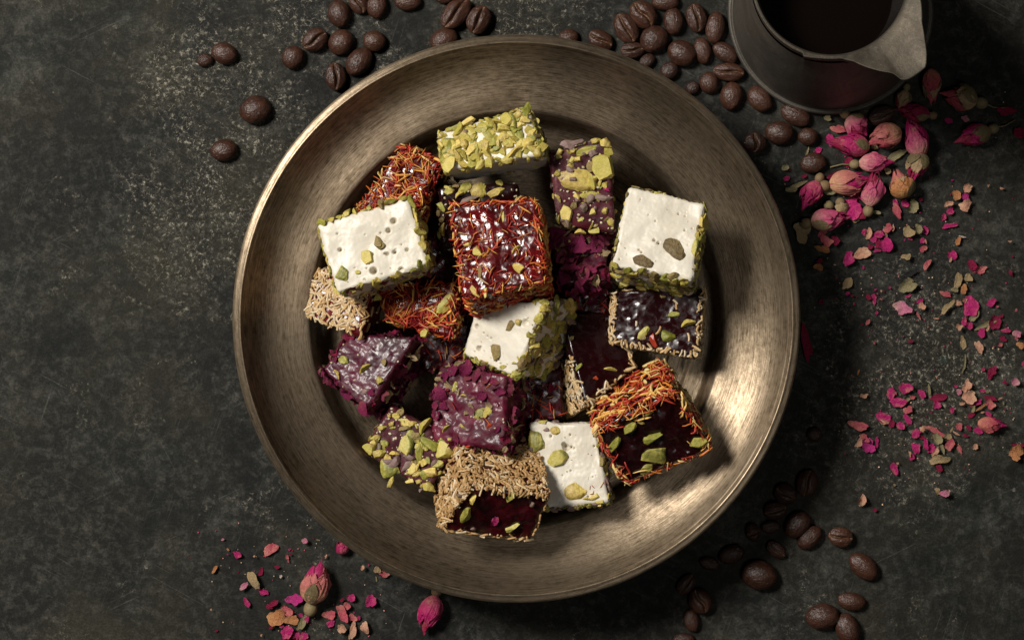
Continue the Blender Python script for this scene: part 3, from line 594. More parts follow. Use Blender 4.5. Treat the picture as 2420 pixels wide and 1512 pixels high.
b.coat_nuts([(2, 1)], 44, (8, 17), 'ygygsb', .9, .92); b.crumbs([(2, 1)], 90, (1.2, 4.5)); b.coat_nuts([(0, -1)], 12, (9, 16), 'yg'); b.coat_nuts([(1, -1), (0, 1), (1, 1)], 10, (9, 15), 'ygs')
# --- white nougat, bottom
b = Block('turkish_delight', 'white nougat slab lying flat at the bottom, beside the vermicelli front cube', [(1250, 1000), (1404, 1002), (1438, 1184), (1280, 1200)], (18, 14), 175, .036, M['nougat'], seed=13, rnd=.10, amp=5.5, nseg=110, top_fn=pores([(1333, 1050, 5, 6), (1338, 1057, 7, 7), (1302, 1030, 3, 4), (1350, 1056, 3, 4), (1320, 1095, 3, 3)]))
b.nuts_px([(1264, 1043, 27, 24, 0, 'G'), (1316, 1084, 30, 22, -30, 'g'), (1360, 1160, 27, 20, 15, 'Y'), (1312, 1017, 11, 10, 0, 'Y'), (1293, 1014, 10, 9, 0, 's'), (1406, 1172, 20, 10, 20, 'y'), (1420, 1185, 16, 8, 0, 'y'), (1385, 1178, 12, 7, 0, 'y'), (1282, 996, 12, 7, -30, 'g')])
b.rim([(1, -1), (0, 1)], 13, (11, 20), 'ggysb'); b.dust(14); b.coat_nuts([(1, -1), (0, 1)], 34, (9, 17), 'ggysb'); b.coat_nuts([(0, -1), (1, 1)], 20, (9, 15), 'gys'); b.strands('threadr', [(2, 1, 18, (0.3, 1, -.9, -.2))], (8, 18), (0.8, 1.3), (0, 1))
# --- white nougat, centre
b = Block('turkish_delight', 'white nougat cube in the centre, tilted to show its olive pistachio side', [(1124, 722), (1284, 712), (1216, 890), (1098, 836)], (84, 2), 150, .043, M['nougat'], seed=14, rnd=.10, amp=5.5, nseg=110, top_fn=pores([(1126, 771, 5, 5), (1130, 823, 5, 6), (1240, 763, 8, 4), (1160, 800, 3, 3)]))
b.nuts_px([(1172, 829, 24, 13, 80, 'b'), (1225, 765, 13, 10, 50, 'y'), (1207, 768, 18, 9, 45, 'b'), (1150, 856, 8, 5, 0, 'y'), (1188, 867, 14, 4, 0, 'g'), (1272, 752, 16, 12, 40, 'g'), (1215, 858, 9, 7, 0, 'y'), (1226, 847, 14, 7, -70, 'g')])
b.dust(14); b.rim([(0, 1), (1, -1)], 13, (11, 22), 'ggyb'); b.coat_nuts([(0, 1)], 95, (11, 23), 'ggybys', .7); b.coat_nuts([(1, -1)], 36, (9, 16), 'ygg', .6); b.coat_nuts([(0, -1), (1, 1)], 20, (9, 16), 'gy')
# --- vermicelli cube, front
b = Block('turkish_delight', 'big vermicelli-coated cube at the bottom showing its ruby cut face', [(1103, 1152), (1296, 1171), (1250, 1275), (1042, 1250)], (-24, -112), 185, .050, M['jelly_wine'], seed=15, rnd=.08, amp=4, nseg=60, top_fn=ridges(.2, 40, 3))
b.nuts_px([(1116, 1180, 17, 13, 70, 'y'), (1099, 1218, 24, 15, 60, 'g'), (1203, 1174, 18, 10, 35, 'g'), (1214, 1243, 20, 12, 30, 'g'), (1256, 1190, 12, 7, 60, 's'), (1085, 1168, 9, 6, 0, 's'), (1120, 1248, 8, 6, 0, 's')])
b.put('rose_petal', COATP['m'][1], b.at(1167, 1228), b.n, 1.2, (17 * S, 8 * S, 9 * S))
b.strands('stick', [(1, 1, 620), (0, -1, 360), (0, 1, 160), (1, -1, 150), (2, 1, 40, (-1, -.93, -1, 1)), (2, 1, 40, (-1, 1, .93, 1)), (2, 1, 26, (-1, 1, -1, -.94))], (17, 29), (2.1, 3.0), (0, 5))
# --- saffron cube, lower right
b = Block('turkish_delight', 'dark glazed cube with a thick orange saffron edge at the lower right', [(1412, 1018), (1592, 926), (1678, 1058), (1484, 1142)], (-20, -72), 165, .048, M['jelly_dark'], seed=16, rnd=.10, amp=4, nseg=60, top_fn=ridges(.5, 30, 4.5))
b.nuts_px([(1483, 1010, 20, 14, 30, 'g'), (1546, 1032, 26, 14, 25, 'g'), (1546, 1079, 28, 24, 70, 'G'), (1526, 1109, 22, 11, 15, 'g'), (1646, 1041, 21, 17, 0, 'g'), (1447, 1052, 23, 12, 50, 'g'), (1518, 998, 12, 7, -30, 'y'), (1535, 973, 16, 7, 30, 'y'), (1465, 1100, 12, 7, 0, 'b')])
b.strands('thread', [(1, 1, 400), (0, 1, 200), (0, -1, 150), (1, -1, 150), (2, 1, 40, (.93, 1, -1, 1)), (2, 1, 26, (-1, -.95, -1, 1)), (2, 1, 60, (-1, 1, .86, 1)), (2, 1, 18, (-1, 1, -1, -.94)), (2, 1, 12)], (20, 50), (1.1, 2.1), (0, 6))
# --- pistachio cube on top
b = Block('turkish_delight', 'chunky cube covered in pale green pistachio slices at the top of the heap', [(1036, 316), (1244, 256), (1284, 366), (1052, 402)], (24, 16), 160, .050, M['nougat'], seed=17, rnd=.12, amp=4)
b.nuts_px([(1062, 352, 26, 18, -30, 'G'), (1092, 362, 24, 14, -50, 'y'), (1082, 330, 18, 14, 60, 'y'), (1120, 330, 26, 13, 70, 'g'), (1135, 384, 22, 16, 60, 'y'), (1160, 384, 18, 14, 0, 'y'), (1140, 302, 20, 15, 50, 'g'), (1170, 288, 22, 15, 0, 'y'), (1110, 285, 32, 11, 25, 'y'), (1070, 305, 26, 8, 25, 'g'), (1190, 325, 20, 14, 0, 'y'),
            (1160, 335, 24, 12, 65, 'g'), (1225, 320, 24, 9, -50, 'g'), (1120, 262 + 36, 14, 10, 0, 'y'), (1190, 358, 16, 11, 10, 'y'), (1052, 385, 18, 8, 60, 'y'), (1230, 283, 20, 10, 60, 'y'), (1180, 305, 16, 12, 0, 'y'), (1100, 312, 12, 11, 0, 's')])
b.coat_nuts([(2, 1)], 95, (14, 27), 'gyygy', .8, .93); b.rim(SIDES, 10, (9, 16), 'gyyb'); b.coat_nuts([(0, 1)], 44, (10, 20), 'ggby', .6); b.coat_nuts([(1, 1), (0, -1)], 30, (9, 17), 'gyy'); b.coat_nuts([(1, -1)], 6, (8, 12), 'gb')
# --- large white nougat left
b = Block('turkish_delight', 'large white nougat cube on the left, topped with brown, yellow and green nuts', [(752, 532), (962, 470), (1010, 622), (800, 690)], (14, 16), 150, .060, M['nougat'], seed=18, rnd=.10, amp=5.5, nseg=110, top_fn=pores([(883, 640, 7, 9), (948, 637, 5, 7), (930, 522, 6, 7), (918, 545, 5, 6), (915, 600, 4, 5), (932, 595, 4, 6), (803, 590, 4, 6), (962, 590, 4, 4)]))
b.nuts_px([(893, 566, 22, 14, -70, 'b'), (900, 580, 12, 9, -40, 'b'), (872, 603, 20, 15, 60, 'y'), (807, 646, 21, 15, -30, 'G'), (848, 645, 8, 5, -30, 'y')])
b.dust(14); b.rim([(1, 1)], 11, (13, 24), 'gyyb'); b.rim([(0, 1), (1, -1)], 12, (12, 23), 'ggyb'); b.rim([(0, -1)], 8, (9, 16), 'ygg'); b.coat_nuts([(1, 1)], 34, (10, 19), 'gyyb', .7); b.coat_nuts([(0, 1)], 40, (10, 19), 'gyyb', .7); b.coat_nuts([(1, -1)], 38, (10, 19), 'ggys', .6); b.coat_nuts([(0, -1)], 26, (10, 16), 'ygg', .6); b.petals([(1, -1)], 5, (10, 16), 'r')
# --- white nougat right
b = Block('turkish_delight', 'white nougat cube on the right with two brown pistachio halves in its face', [(1488, 442), (1662, 484), (1634, 658), (1448, 626)], (16, 42), 150, .054, M['nougat'], seed=19, rnd=.10, amp=5.5, nseg=110, top_fn=pores([(1546, 568, 3, 5), (1556, 575, 3, 5), (1510, 590, 2.5, 4), (1516, 596, 2.5, 4), (1560, 658, 3, 4)]))
b.nuts_px([(1594, 590, 30, 22, -45, 'B'), (1600, 588, 20, 10, -50, 'y'), (1521, 619, 23, 16, -20, 'B'), (1554, 456, 9, 5, 0, 'g'), (1640, 590, 26, 10, 75, 'g'), (1648, 560, 18, 7, 75, 'y'), (1552, 480, 6, 4, 0, 'y')])
b.dust(14); b.rim([(1, -1), (0, 1)], 12, (12, 24), 'gyyb'); b.rim([(0, -1), (1, 1)], 11, (6, 11), 'gyb'); b.coat_nuts([(1, -1)], 66, (11, 21), 'gyyb', .7); b.coat_nuts([(0, 1)], 46, (10, 20), 'gybb', .7); b.coat_nuts([(1, 1), (0, -1)], 32, (8, 15), 'gyb', .6)
# --- central saffron cube
b = Block('turkish_delight', 'glossy ruby cube dusted with saffron threads, topmost in the centre', [(1066, 484), (1266, 474), (1284, 658), (1096, 700)], (22, 46), 150, .058, M['jelly_red'], seed=20, rnd=.09, amp=5, nseg=80, top_fn=ridges(.15, 30, 3.0))
b.nuts_px([(1228, 637, 18, 14, -50, 'y'), (1124, 692, 17, 9, -60, 'y'), (1148, 688, 15, 7, 80, 'y'), (1135, 640, 14, 7, 80, 'b'), (1105, 578, 9, 6, 0, 'y'), (1188, 512, 15, 5, 80, 'g'), (1130, 595, 14, 12, 30, 'y'), (1218, 590, 14, 8, 40, 'y'), (1245, 610, 7, 6, 0, 's')])
b.strands('threadr', [(2, 1, 200), (1, -1, 330), (0, 1, 300), (0, -1, 130), (1, 1, 130), (2, 1, 40, (-1, -.9, -1, 1)), (2, 1, 40, (.9, 1, -1, 1)), (2, 1, 36, (-1, 1, .9, 1))], (16, 40), (0.9, 1.9), (0, 4))
# ------------------------------------------------------------------ coffee beans
def bean_mesh(seed, up, mat, sub=5):
    R = random.Random(seed); V, F = ico(sub if up else 4); V = V.copy(); G = np.zeros(len(V)); sd = seed * 7.3
    ph = R.uniform(-1, 1); am = R.uniform(.04, .12); wob = R.uniform(.6, 1.5)
    for i, (x, y, z) in enumerate(V):
        v = Vector((x, y, z)); n1 = mn.noise(v * 1.6 + Vector((sd, 0, 0))); n2 = mn.noise(Vector((x * 2.4, y * 7, z * 7 + sd))); n3 = mn.noise(v * 9 + Vector((0, sd, 0)))
        s_ = 1 + 0.055 * n1 + 0.020 * n2 + 0.008 * n3
        if up:
            hz = 0.62 if z > 0 else 0.7
            g = y - am * math.sin(x * 3 * wob + ph); dpt = 0
            if z > 0:
                wd = 0.095 + 0.03 * mn.noise(Vector((x * 4, sd, 0))); e = math.exp(-(g / wd) ** 2); dpt = e * 0.55 * min(1, (1.05 - abs(x)) * 4); G[i] = math.exp(-(g / (wd * 1.5)) ** 2)
                bul = 0.10 * math.exp(-((abs(g) - 0.35) / 0.25) ** 2) * (1 - x * x); dpt -= bul
            V[i] = (x * s_, y * s_, z * hz * s_ - dpt * (1 - x * x * 0.6) * max(0, z) ** .5)
        else:
            hz = 0.85 if z > 0 else 0.5; V[i] = (x * s_, y * s_, z * hz * s_)
    V[:, 2] -= V[:, 2].min(); return mesh('coffee_bean', V, F, mat, True, None, {'groove': G})
BM = {}
for kk, (up, mt) in {'d': (0, 'bean'), 'D': (0, 'bean_dark'), 'u': (1, 'bean'), 'U': (1, 'bean_dark')}.items():
    BM[kk] = [bean_mesh(31 * j + ord(kk), up, M[mt]) for j in range(5 if kk in 'du' else 2)]
BEANS = [
 (484,142,19,16,10,'D',0,'tiny dark bean touching a rounder bean at the upper left'), (530,126,31,25,-20,'d',0,'round bean with a tiny dark bean at its left, upper left'),
 (691,135,28,26,60,'d',0,'round bean below left of the cracked bean, left of the bowl top'), (744,94,32,26,35,'u',0,'split bean, slit tilted up, in the loose cluster at the upper left'),
 (806,100,32,28,50,'d',0,'oval bean right of the split bean, upper left cluster'), (884,98,27,25,0,'d',0,'smooth pale round bean at the right of the upper left cluster'),
 (847,146,38,27,50,'d',0,'wrinkled tilted bean nearest the bowl rim, upper left cluster'), (793,182,33,25,95,'u',0,'upright bean with deep grooves just above the bowl rim at the left'),
 (603,260,38,32,25,'d',0,'lone oval bean halfway down between the top edge and the left rim'), (528,355,32,26,12,'d',0,'lone bean furthest down on the left slate'),
 (801,33,33,27,100,'d',0,'plump upright bean under the top edge, leftmost of its row'), (846,8,27,21,120,'u',0,'grooved bean cut by the top edge, between two smooth ones'),
 (891,14,30,24,80,'d',0,'bean cut by the top edge, third from the left in its row'), (964,3,32,22,0,'d',0,'flat-lying bean cut by the top edge, fourth in its row'),
 (1078,34,44,28,50,'u',0,'long deeply creased bean beside another creased one above the bowl'), (1133,48,35,28,65,'u',0,'creased bean just right of the longest creased bean above the bowl'),
 (1049,94,34,26,25,'d',0,'bean half behind the bowl rim under the two creased ones'), (1050,-8,24,17,0,'d',0,'sliver of a bean at the top edge above the creased pair'),
 (1344,89,24,19,10,'d',0,'small bean peeping over the top of the bowl rim'), (1418,96,31,24,-30,'u',0,'pale cracked bean touching the bowl rim at the top right'),
 (1481,67,38,27,-62,'u',0,'creased bean, left one of the leaning creased pair'), (1521,34,36,30,-48,'u',0,'large creased bean with a tan slit, right one of the creased pair'),
 (1573,3,32,22,0,'d',0,'bean cut by the top edge above the large heap'), (1593,51,33,23,95,'d',0,'smooth upright bean between two creased beans of the heap'),
 (1646,43,34,24,-80,'u',0,'pale upright bean with a dark centre slit in the heap'), (1690,66,38,23,82,'d',0,'long upright bean left of the coffee pot base'),
 (1545,92,35,31,40,'d',0,'big smooth round bean in the middle of the heap'), (1494,120,28,20,5,'U',0,'dark creased bean between the rim and the big round one'),
 (1529,146,21,16,40,'D',0,'small dark bean tucked against the rim below the dark creased one'), (1582,167,23,20,40,'D',0,'dull round bean close to the bowl rim under the heap'),
 (1612,126,35,30,-30,'d',0,'large smooth bean leaning on a narrow one in the heap'), (1661,120,32,21,-78,'d',0,'narrow upright bean leaning on the large smooth one'),
 (1714,126,33,22,-35,'d',0,'tilted smooth bean nearest the pot base'), (1723,171,37,22,-6,'u',0,'wide bean lying flat with an open wavy slit by the pot'),
 (1676,195,26,23,95,'d',0,'round bean under the heap, left of the wide slit bean'), (1637,208,17,15,40,'D',0,'small dark bean beside the rim, lowest left of the heap'),
 (1729,227,34,26,80,'d',0,'upright glossy bean under the wide slit bean'), (1796,235,34,26,-50,'d',0,'glossy bean touching the pot base at its lower left'),
 (1881,272,38,24,-25,'d',0,'elongated bean under the bottom edge of the pot'), (1842,313,34,28,-5,'d',0,'big brown round bean below the elongated one'),
 (1910,322,21,24,90,'d',0,'small round bean between the big brown bean and the rosebuds'), (1783,338,24,28,90,'U',0,'very dark split bean in the bowl shadow, top right'),
 (1922,385,31,24,12,'d',0,'shiny bean beside the rosebud pile at its left'), (2084,272,32,23,20,'U',0,'dark slit bean among the rosebuds under the pot'),
 (1907,1141,32,25,72,'u',0,'upright creased bean with a tan slit, top of the lower right group'), (1857,1166,27,24,-30,'U',0,'dim creased bean just left of the upright tan-slit one'),
 (1833,1204,27,22,10,'U',0,'dim cracked bean in the bowl shadow, third down'), (1822,1244,24,15,5,'D',0,'small oval dim bean left of the shiny pair'),
 (1885,1238,35,27,45,'d',0,'shiny tilted bean, upper one of the touching pair at lower right'), (1914,1269,34,22,42,'d',0,'lower bean of the touching shiny pair at lower right'),
 (1987,1268,29,24,-10,'u',0,'creased bean lying alone to the right of the shiny pair'), (1834,1297,26,17,-40,'U',0,'small crumpled bean above the biggest bean'),
 (1779,1256,16,23,10,'U',0,'barely visible slit bean against the bowl shadow at the lower right'), (1729,1309,32,21,20,'D',0,'flat dim oval bean left of the biggest bean'),
 (1677,1330,24,16,-15,'D',0,'barely visible bean deepest in the shadow under the bowl'), (1795,1357,42,35,-12,'d',0,'biggest roundest bean in the lower right'),
 (2042,1337,40,26,-42,'d',0,'dark elongated bean tilted down right, rightmost of all'), (2012,1419,34,22,-10,'d',0,'bean above the pair at the lower right corner of the heap'),
 (1945,1456,40,30,8,'d',0,'large smooth bean left in the bottom right pair'), (2004,1486,38,28,-75,'d',0,'bean cut by the bottom edge, right in the bottom pair'),
 (1622,1380,27,19,50,'U',0,'half hidden slit bean below the bowl, highest of three'), (1656,1420,31,27,-60,'u',0,'creased curled bean below the bowl, middle of three'),
 (1634,1466,27,18,100,'d',0,'smooth upright bean below the bowl, lowest of three'), (1616,1510,26,15,0,'D',0,'sliver of a bean at the bottom edge right of the bowl'),
 (1925,1026,18,17,0,'D',0,'lone dark bean in the bowl shadow right of the rim')]
for i, (u, v, a, b_, ang, kd, z, lb) in enumerate(BEANS):
    me = BM[kd][i % len(BM[kd])]; hgt = b_ * (0.92 if kd in 'uU' else 0.95) * S; zc = hgt * 0.6
    o = ob('coffee_bean', me); c = P(u, v, zc); o.location = (c.x, c.y, 0.0)
    o.rotation_euler = (random.Random(i).uniform(-.12, .12), random.Random(i + 9).uniform(-.08, .08), math.radians(ang) + (PI if i % 2 else 0)); o.scale = (a * S, b_ * S, hgt)
    if i in (16, 18): pass
    tag(o, lb if 'bean' in lb else lb + ' bean', 'coffee bean', 'roasted coffee beans scattered round the bowl')
# ------------------------------------------------------------------ rosebuds
def bud(u, v, L, Rd, ang, pal, label, hip=True, stem=0.0, sepals=2, seed=1, npet=9, lift=0.0):
    R = random.Random(seed * 101 + 3); root = bpy.data.objects.new('rosebud', None); COL.objects.link(root)
    a = math.radians(ang); c = P(u, v, Rd * S * .8)
    root.location = (c.x, c.y, lift * S); root.rotation_euler = (0, 0, a); tag(root, label, 'rosebud', 'dried rosebuds')
    L_, r_ = L * S, Rd * S; x0 = -L_ / 2
    def prof(t, tip): return (math.sin(PI * min(1, t ** 0.62 * 0.80)) ** 0.75) * (1 - tip * max(0, t - .45) ** 1.5 * 1.5)
    for j in range(npet):
        th0 = R.uniform(0, 6.28) if j else PI / 2; th0 = PI / 2 + j * 2.4 if j < 5 else R.uniform(0.6, 2.5)
        out = j / (npet - 1); span = lerp(4.2, 1.5, out) * R.uniform(.9, 1.1); lay = lerp(0.74, 1.06, out); Lp = lerp(1.0, 0.66, out) * R.uniform(.82, 1.12)
        V = []; G = []; F = []; nu, nv = 14, 27; sd = R.uniform(0, 99); flare = R.uniform(-.02, .26) * out
        for iy in range(nv):
            ph = iy / (nv - 1) - .5
            for ix in range(nu):
                t = ix / (nu - 1); edge = 1 - 0.34 * abs(ph * 2) ** 2.4 + 0.15 * mn.noise(Vector((ph * 6, sd, 0))) + 0.09 * mn.noise(Vector((ph * 19, sd, 4)))
                tt = t * Lp * edge; wd = math.sin(PI * (0.12 + 0.80 * t)) ** 0.5
                rad = r_ * lay * (prof(max(tt, 0.015), 0.9) + flare * t ** 4) * (1 + 0.10 * mn.noise(Vector((ph * 3 + sd, tt * 3, 1))) + 0.06 * mn.noise(Vector((ph * 11 + sd, tt * 2.5, 5))) + 0.05 * mn.noise(Vector((ph * 26 + sd, tt * 3, 9))))
                th = th0 + ph * span * wd + t * 0.35
                V.append((x0 + tt * L_, rad * math.cos(th), rad * math.sin(th) * .92 + r_ * .86)); G.append(min(1, tt * 1.0 + 0.10))
        for iy in range(nv - 1):
            for ix in range(nu - 1): q = iy * nu + ix; F.append((q, q + 1, q + nu + 1, q + nu))
        V = [(x, y, max(z, 0.0003)) for x, y, z in V]
        mk = pal[min(len(pal) - 1, int(out * len(pal) * .999))]
        ob('petal', mesh('petal', V, F, M['petal_' + mk], True, None, {'grow': G}), root)
    for j in range(sepals):
        V = []; G = []; F = []; nu, nv = 9, 5; th0 = PI / 2 + R.uniform(-1.2, 1.2) if j < 2 else R.uniform(0, 3); Lp = R.uniform(.42, .7)
        for iy in range(nv):
            ph = iy / (nv - 1) - .5
            for ix in range(nu):
                t = ix / (nu - 1); tt = t * Lp; rad = r_ * (1.12 * prof(max(tt, .02), .9) + 0.02 + 0.10 * t ** 3 + 0.05 * mn.noise(Vector((tt * 8, ph * 4, seed + j))))
                th = th0 + ph * 1.0 * math.sin(PI * (0.30 + 0.70 * t)) + .2 * t; V.append((x0 + tt * L_, rad * math.cos(th), rad * math.sin(th) * .92 + r_ * .86)); G.append(t)
        for iy in range(nv - 1):
            for ix in range(nu - 1): q = iy * nu + ix; F.append((q, q + 1, q + nu + 1, q + nu))
        ob('sepal', mesh('sepal', [(x, y, max(z, .0004)) for x, y, z in V], F, M['petal_o'], True, None, {'grow': G}), root)
    if hip:
        HV, HF = ico(3); hr = r_ * .47; HV = HV * np.array([hr * 1.15, hr, hr]); HV += 0.06 * hr * np.array([[mn.noise(Vector(p) * 3 / hr)] * 3 for p in HV]); HV += np.array([x0 - hr * .85, 0, hr * 1.3])
        ob('rose_hip', mesh('rose_hip', HV, HF, M['hip']), root)
        if stem:
            pts = [(x0 - hr * 1.8, 0, hr * 1.2), (x0 - hr * 1.8 - stem * S * .4, stem * .06 * S, hr * .7), (x0 - hr * 1.8 - stem * S, -stem * .05 * S, hr * .5)]
            ob('stem', mesh('stem', *tube(pts, [1.9 * S, 1.5 * S, 1.7 * S], 6), M['hip']), root)
BUDS = [
 (2026,297,60,26,-45,'mcp','small ruffled pink and crimson bud topmost left of the pile, touching the pot',1,0,1),
 (2008,342,92,27,172,'cmm','magenta bud pointing left with a square tan sepal',0,0,1), (2089,325,84,32,205,'shh','plump salmon and tan bud in the upper middle of the pile',0,0,0),
 (2165,326,92,31,108,'mmp','upright magenta-pink bud with its tip up, right of the salmon bud',0,0,0), (2158,266,76,22,172,'cmc','crimson bud pointing left just under the pot spout',1,0,1),
 (2132,237,50,19,250,'hst','tiny yellowish bud directly under the spout',1,0,1), (2200,205,82,25,272,'sts','ragged pinkish-tan bud hanging tip down right of the spout',0,0,0),
 (2267,232,82,31,168,'sst','large dim tan-pink bud with olive sepals at the upper right',1,46,3), (2299,322,84,26,200,'cmm','crimson bud with long olive sepals and stem, rightmost of the pile',1,46,3),
 (2069,385,78,24,4,'mpp','pale pink bud lying on its side with a hip and stem at left',1,46,0), (2168,394,70,27,258,'mct','bud wrapped in olive sepals pointing down, right edge of the pile',1,0,4),
 (2008,429,96,29,10,'mmh','peach-based magenta bud in the centre of the pile, hip at left',1,0,0), (2062,446,84,27,80,'cmp','pink-based bud pointing up in the lower middle of the pile',1,0,0),
 (2129,436,66,31,108,'htg','round ochre tan bud at the lower right of the pile',0,0,1), (1915,463,76,24,242,'mcm','magenta bud pointing down left at the left edge of the pile, hip on top',1,0,0),
 (1960,519,88,28,10,'mmp','magenta bud at the bottom of the pile beside the bowl, pointing right',1,0,1),
 (747,1374,104,35,78,'mhh','large dry tan and peach rosebud standing alone at the bottom left',1,0,1), (1016,1451,92,28,254,'cmm','crimson rosebud below the bowl rim at the bottom',1,0,0),
 (808,1292,34,17,110,'cm','magenta bud tip sticking out from under the lower left bowl rim',0,0,0), (2343,1002,66,18,-4,'mms','cone-like crushed pink bud on the right slate',0,0,0)]
for i, (u, v, L, Rd, ang, pal, lb, hp, st, sep) in enumerate(BUDS):
    bud(u, v, L, Rd, ang, pal, lb, bool(hp), st, sep, seed=i + 1, lift=0)
HV, HF = ico(3); hm = mesh('rose_hip', [tuple(Vector(p) * (1 + 0.08 * mn.noise(Vector(p) * 3))) for p in HV], HF, M['hip'])
for u, v, r, lb in ((1959, 486, 12, 'loose olive rose hip above the lowest pile rosebud'), (1986, 479, 12, 'loose brown rose hip right of the olive hip in the pile')):
    o = ob('rose_hip', hm); o.location = P(u, v, r * S); o.scale = (r * S,) * 3; tag(o, lb, 'rose hip')
# ------------------------------------------------------------------ petal flakes  (x, y, w, h, colour[, angle])
Z4 = (1829, 177, .2735, [(2010,315,140,80,'c'),(1505,395,60,50,'m'),(1650,380,60,45,'p'),(2112,490,90,100,'c'),(455,375,60,45,'o'),(560,470,130,60,'s'),(485,560,80,90,'m'),(375,655,60,50,'m'),(285,670,25,95,'o',-20),(95,800,60,50,'o'),
 (100,900,60,40,'m'),(255,880,55,26,'c'),(200,955,180,40,'o',25),(150,995,95,40,'o',0),(645,740,60,110,'c',-35),(1060,690,190,65,'o',28),(1200,1135,85,110,'o'),(665,1130,160,190,'m',-20),(770,1200,110,90,'c'),(1060,1170,60,120,'s',35),
 (880,1190,85,30,'o',-15),(1050,1105,50,60,'m'),(1130,1110,60,50,'m'),(1265,1080,35,30,'c'),(1670,980,95,70,'h'),(1565,1040,70,80,'g'),(1650,1045,60,60,'l'),(1500,1115,85,50,'h'),(1650,1130,110,100,'h'),(1525,1175,65,60,'m'),(1465,1235,35,65,'m'),
 (1850,958,22,22,'h'),(1970,983,35,22,'h'),(480,1010,120,60,'o'),(575,1150,100,100,'t'),(235,1345,130,170,'t'),(1345,885,14,24,'c'),(1540,910,22,16,'m'),(700,1040,120,60,'c'),(760,1030,60,90,'m'),(520,870,120,60,'c'),(980,830,60,50,'t'),(700,1240,90,60,'t'),(870,620,60,60,'t')])
Z5 = (1891, 532, .2344, [(220,90,100,80,'s'),(260,170,110,100,'s'),(225,235,150,60,'g',-20),(360,155,70,90,'c'),(475,345,100,130,'m'),(620,280,180,110,'h',20),(640,80,60,60,'m'),(690,80,65,140,'h',-10),(735,120,80,90,'m'),(810,90,110,70,'m'),
 (860,190,110,150,'m'),(885,30,90,80,'s'),(930,30,30,80,'h',-15),(790,190,60,90,'c'),(710,220,60,50,'c'),(775,258,80,32,'m'),(862,80,22,140,'o',15),(1080,65,110,90,'t'),(1185,40,80,90,'o'),(1250,40,70,90,'m'),(1110,140,50,30,'m'),(1230,165,60,50,'m',45),
 (1265,165,16,50,'h'),(1235,240,75,60,'s'),(1075,320,90,60,'t'),(1275,390,50,105,'s',-35),(1530,300,80,95,'m'),(1518,350,25,55,'h'),(1505,8,165,50,'m'),(1585,165,45,85,'g',-18),(1630,115,70,18,'w',-15),(185,425,95,60,'g'),(195,360,60,50,'c'),
 (470,590,80,135,'t',-30),(1060,625,165,115,'o',30),(1110,555,80,30,'o',-40),(1100,490,140,45,'k',30),(485,685,50,35,'m'),(525,710,30,22,'c'),(685,725,50,50,'c'),(742,740,45,90,'m'),(1085,715,60,28,'m'),(1035,835,160,110,'p',-15),(1210,765,60,50,'m'),
 (1215,815,85,70,'h'),(1190,910,22,85,'s'),(1745,415,75,130,'c',25),(1800,455,130,80,'s',15),(1585,575,80,150,'t',-20),(1695,525,80,68,'t'),(1640,645,65,85,'g'),(1555,650,70,45,'o'),(1470,695,120,50,'s',-30),(1475,835,55,170,'t',-42),(1590,785,95,50,'h',-20),
 (1658,760,50,45,'h'),(1710,830,160,190,'m',-20),(1755,925,60,140,'o',-45),(1650,975,45,80,'m'),(1705,1015,60,60,'m'),(1605,1025,70,60,'h'),(1850,1015,210,50,'o',25),(1960,1000,110,160,'c'),(2020,920,65,30,'c',30),(1830,1080,75,90,'m'),(1890,1040,25,80,'h',-30),
 (2080,1065,85,45,'m'),(2180,1095,85,70,'p'),(2180,1140,30,45,'s'),(2040,1145,70,50,'c'),(2230,1215,90,60,'g'),(2015,1205,45,38,'s'),(1920,780,60,85,'m',-40),(2120,485,35,60,'c',25),(1110,1170,62,28,'c'),(1640,1200,50,130,'t',15),(1795,1230,70,135,'h',28),
 (1660,1370,22,130,'o',-5),(1645,1450,20,90,'o',-25),(1920,1480,75,110,'c',-30),(1840,1450,30,40,'m'),(680,980,32,55,'s',-15),(625,1000,30,22,'c'),(770,885,28,30,'m'),(545,795,20,30,'m'),(210,765,45,60,'c'),(60,1180,95,320,'c',14),(2250,1390,30,60,'m'),
 (2115,165,40,20,'h'),(1375,942,70,16,'h',-8),(635,430,20,30,'m'),(760,650,24,22,'m'),(845,668,20,14,'c'),(900,630,20,24,'m',30),(818,745,28,14,'s'),(1345,280,16,14,'m'),(1050,150,18,18,'m'),(1285,1030,12,22,'s'),(1040,1120,14,14,'m'),(980,1152,14,12,'s'),
 (745,1185,22,24,'s'),(730,355,14,12,'p'),(1985,820,24,22,'s'),(2180,860,26,28,'s'),(350,400,22,12,'w'),(715,600,14,14,'s'),(1950,1225,16,14,'s'),(2135,315,20,22,'c'),(775,690,18,14,'m'),(815,665,16,24,'h'),(575,725,16,14,'c'),(590,1480,12,50,'g',-15)])
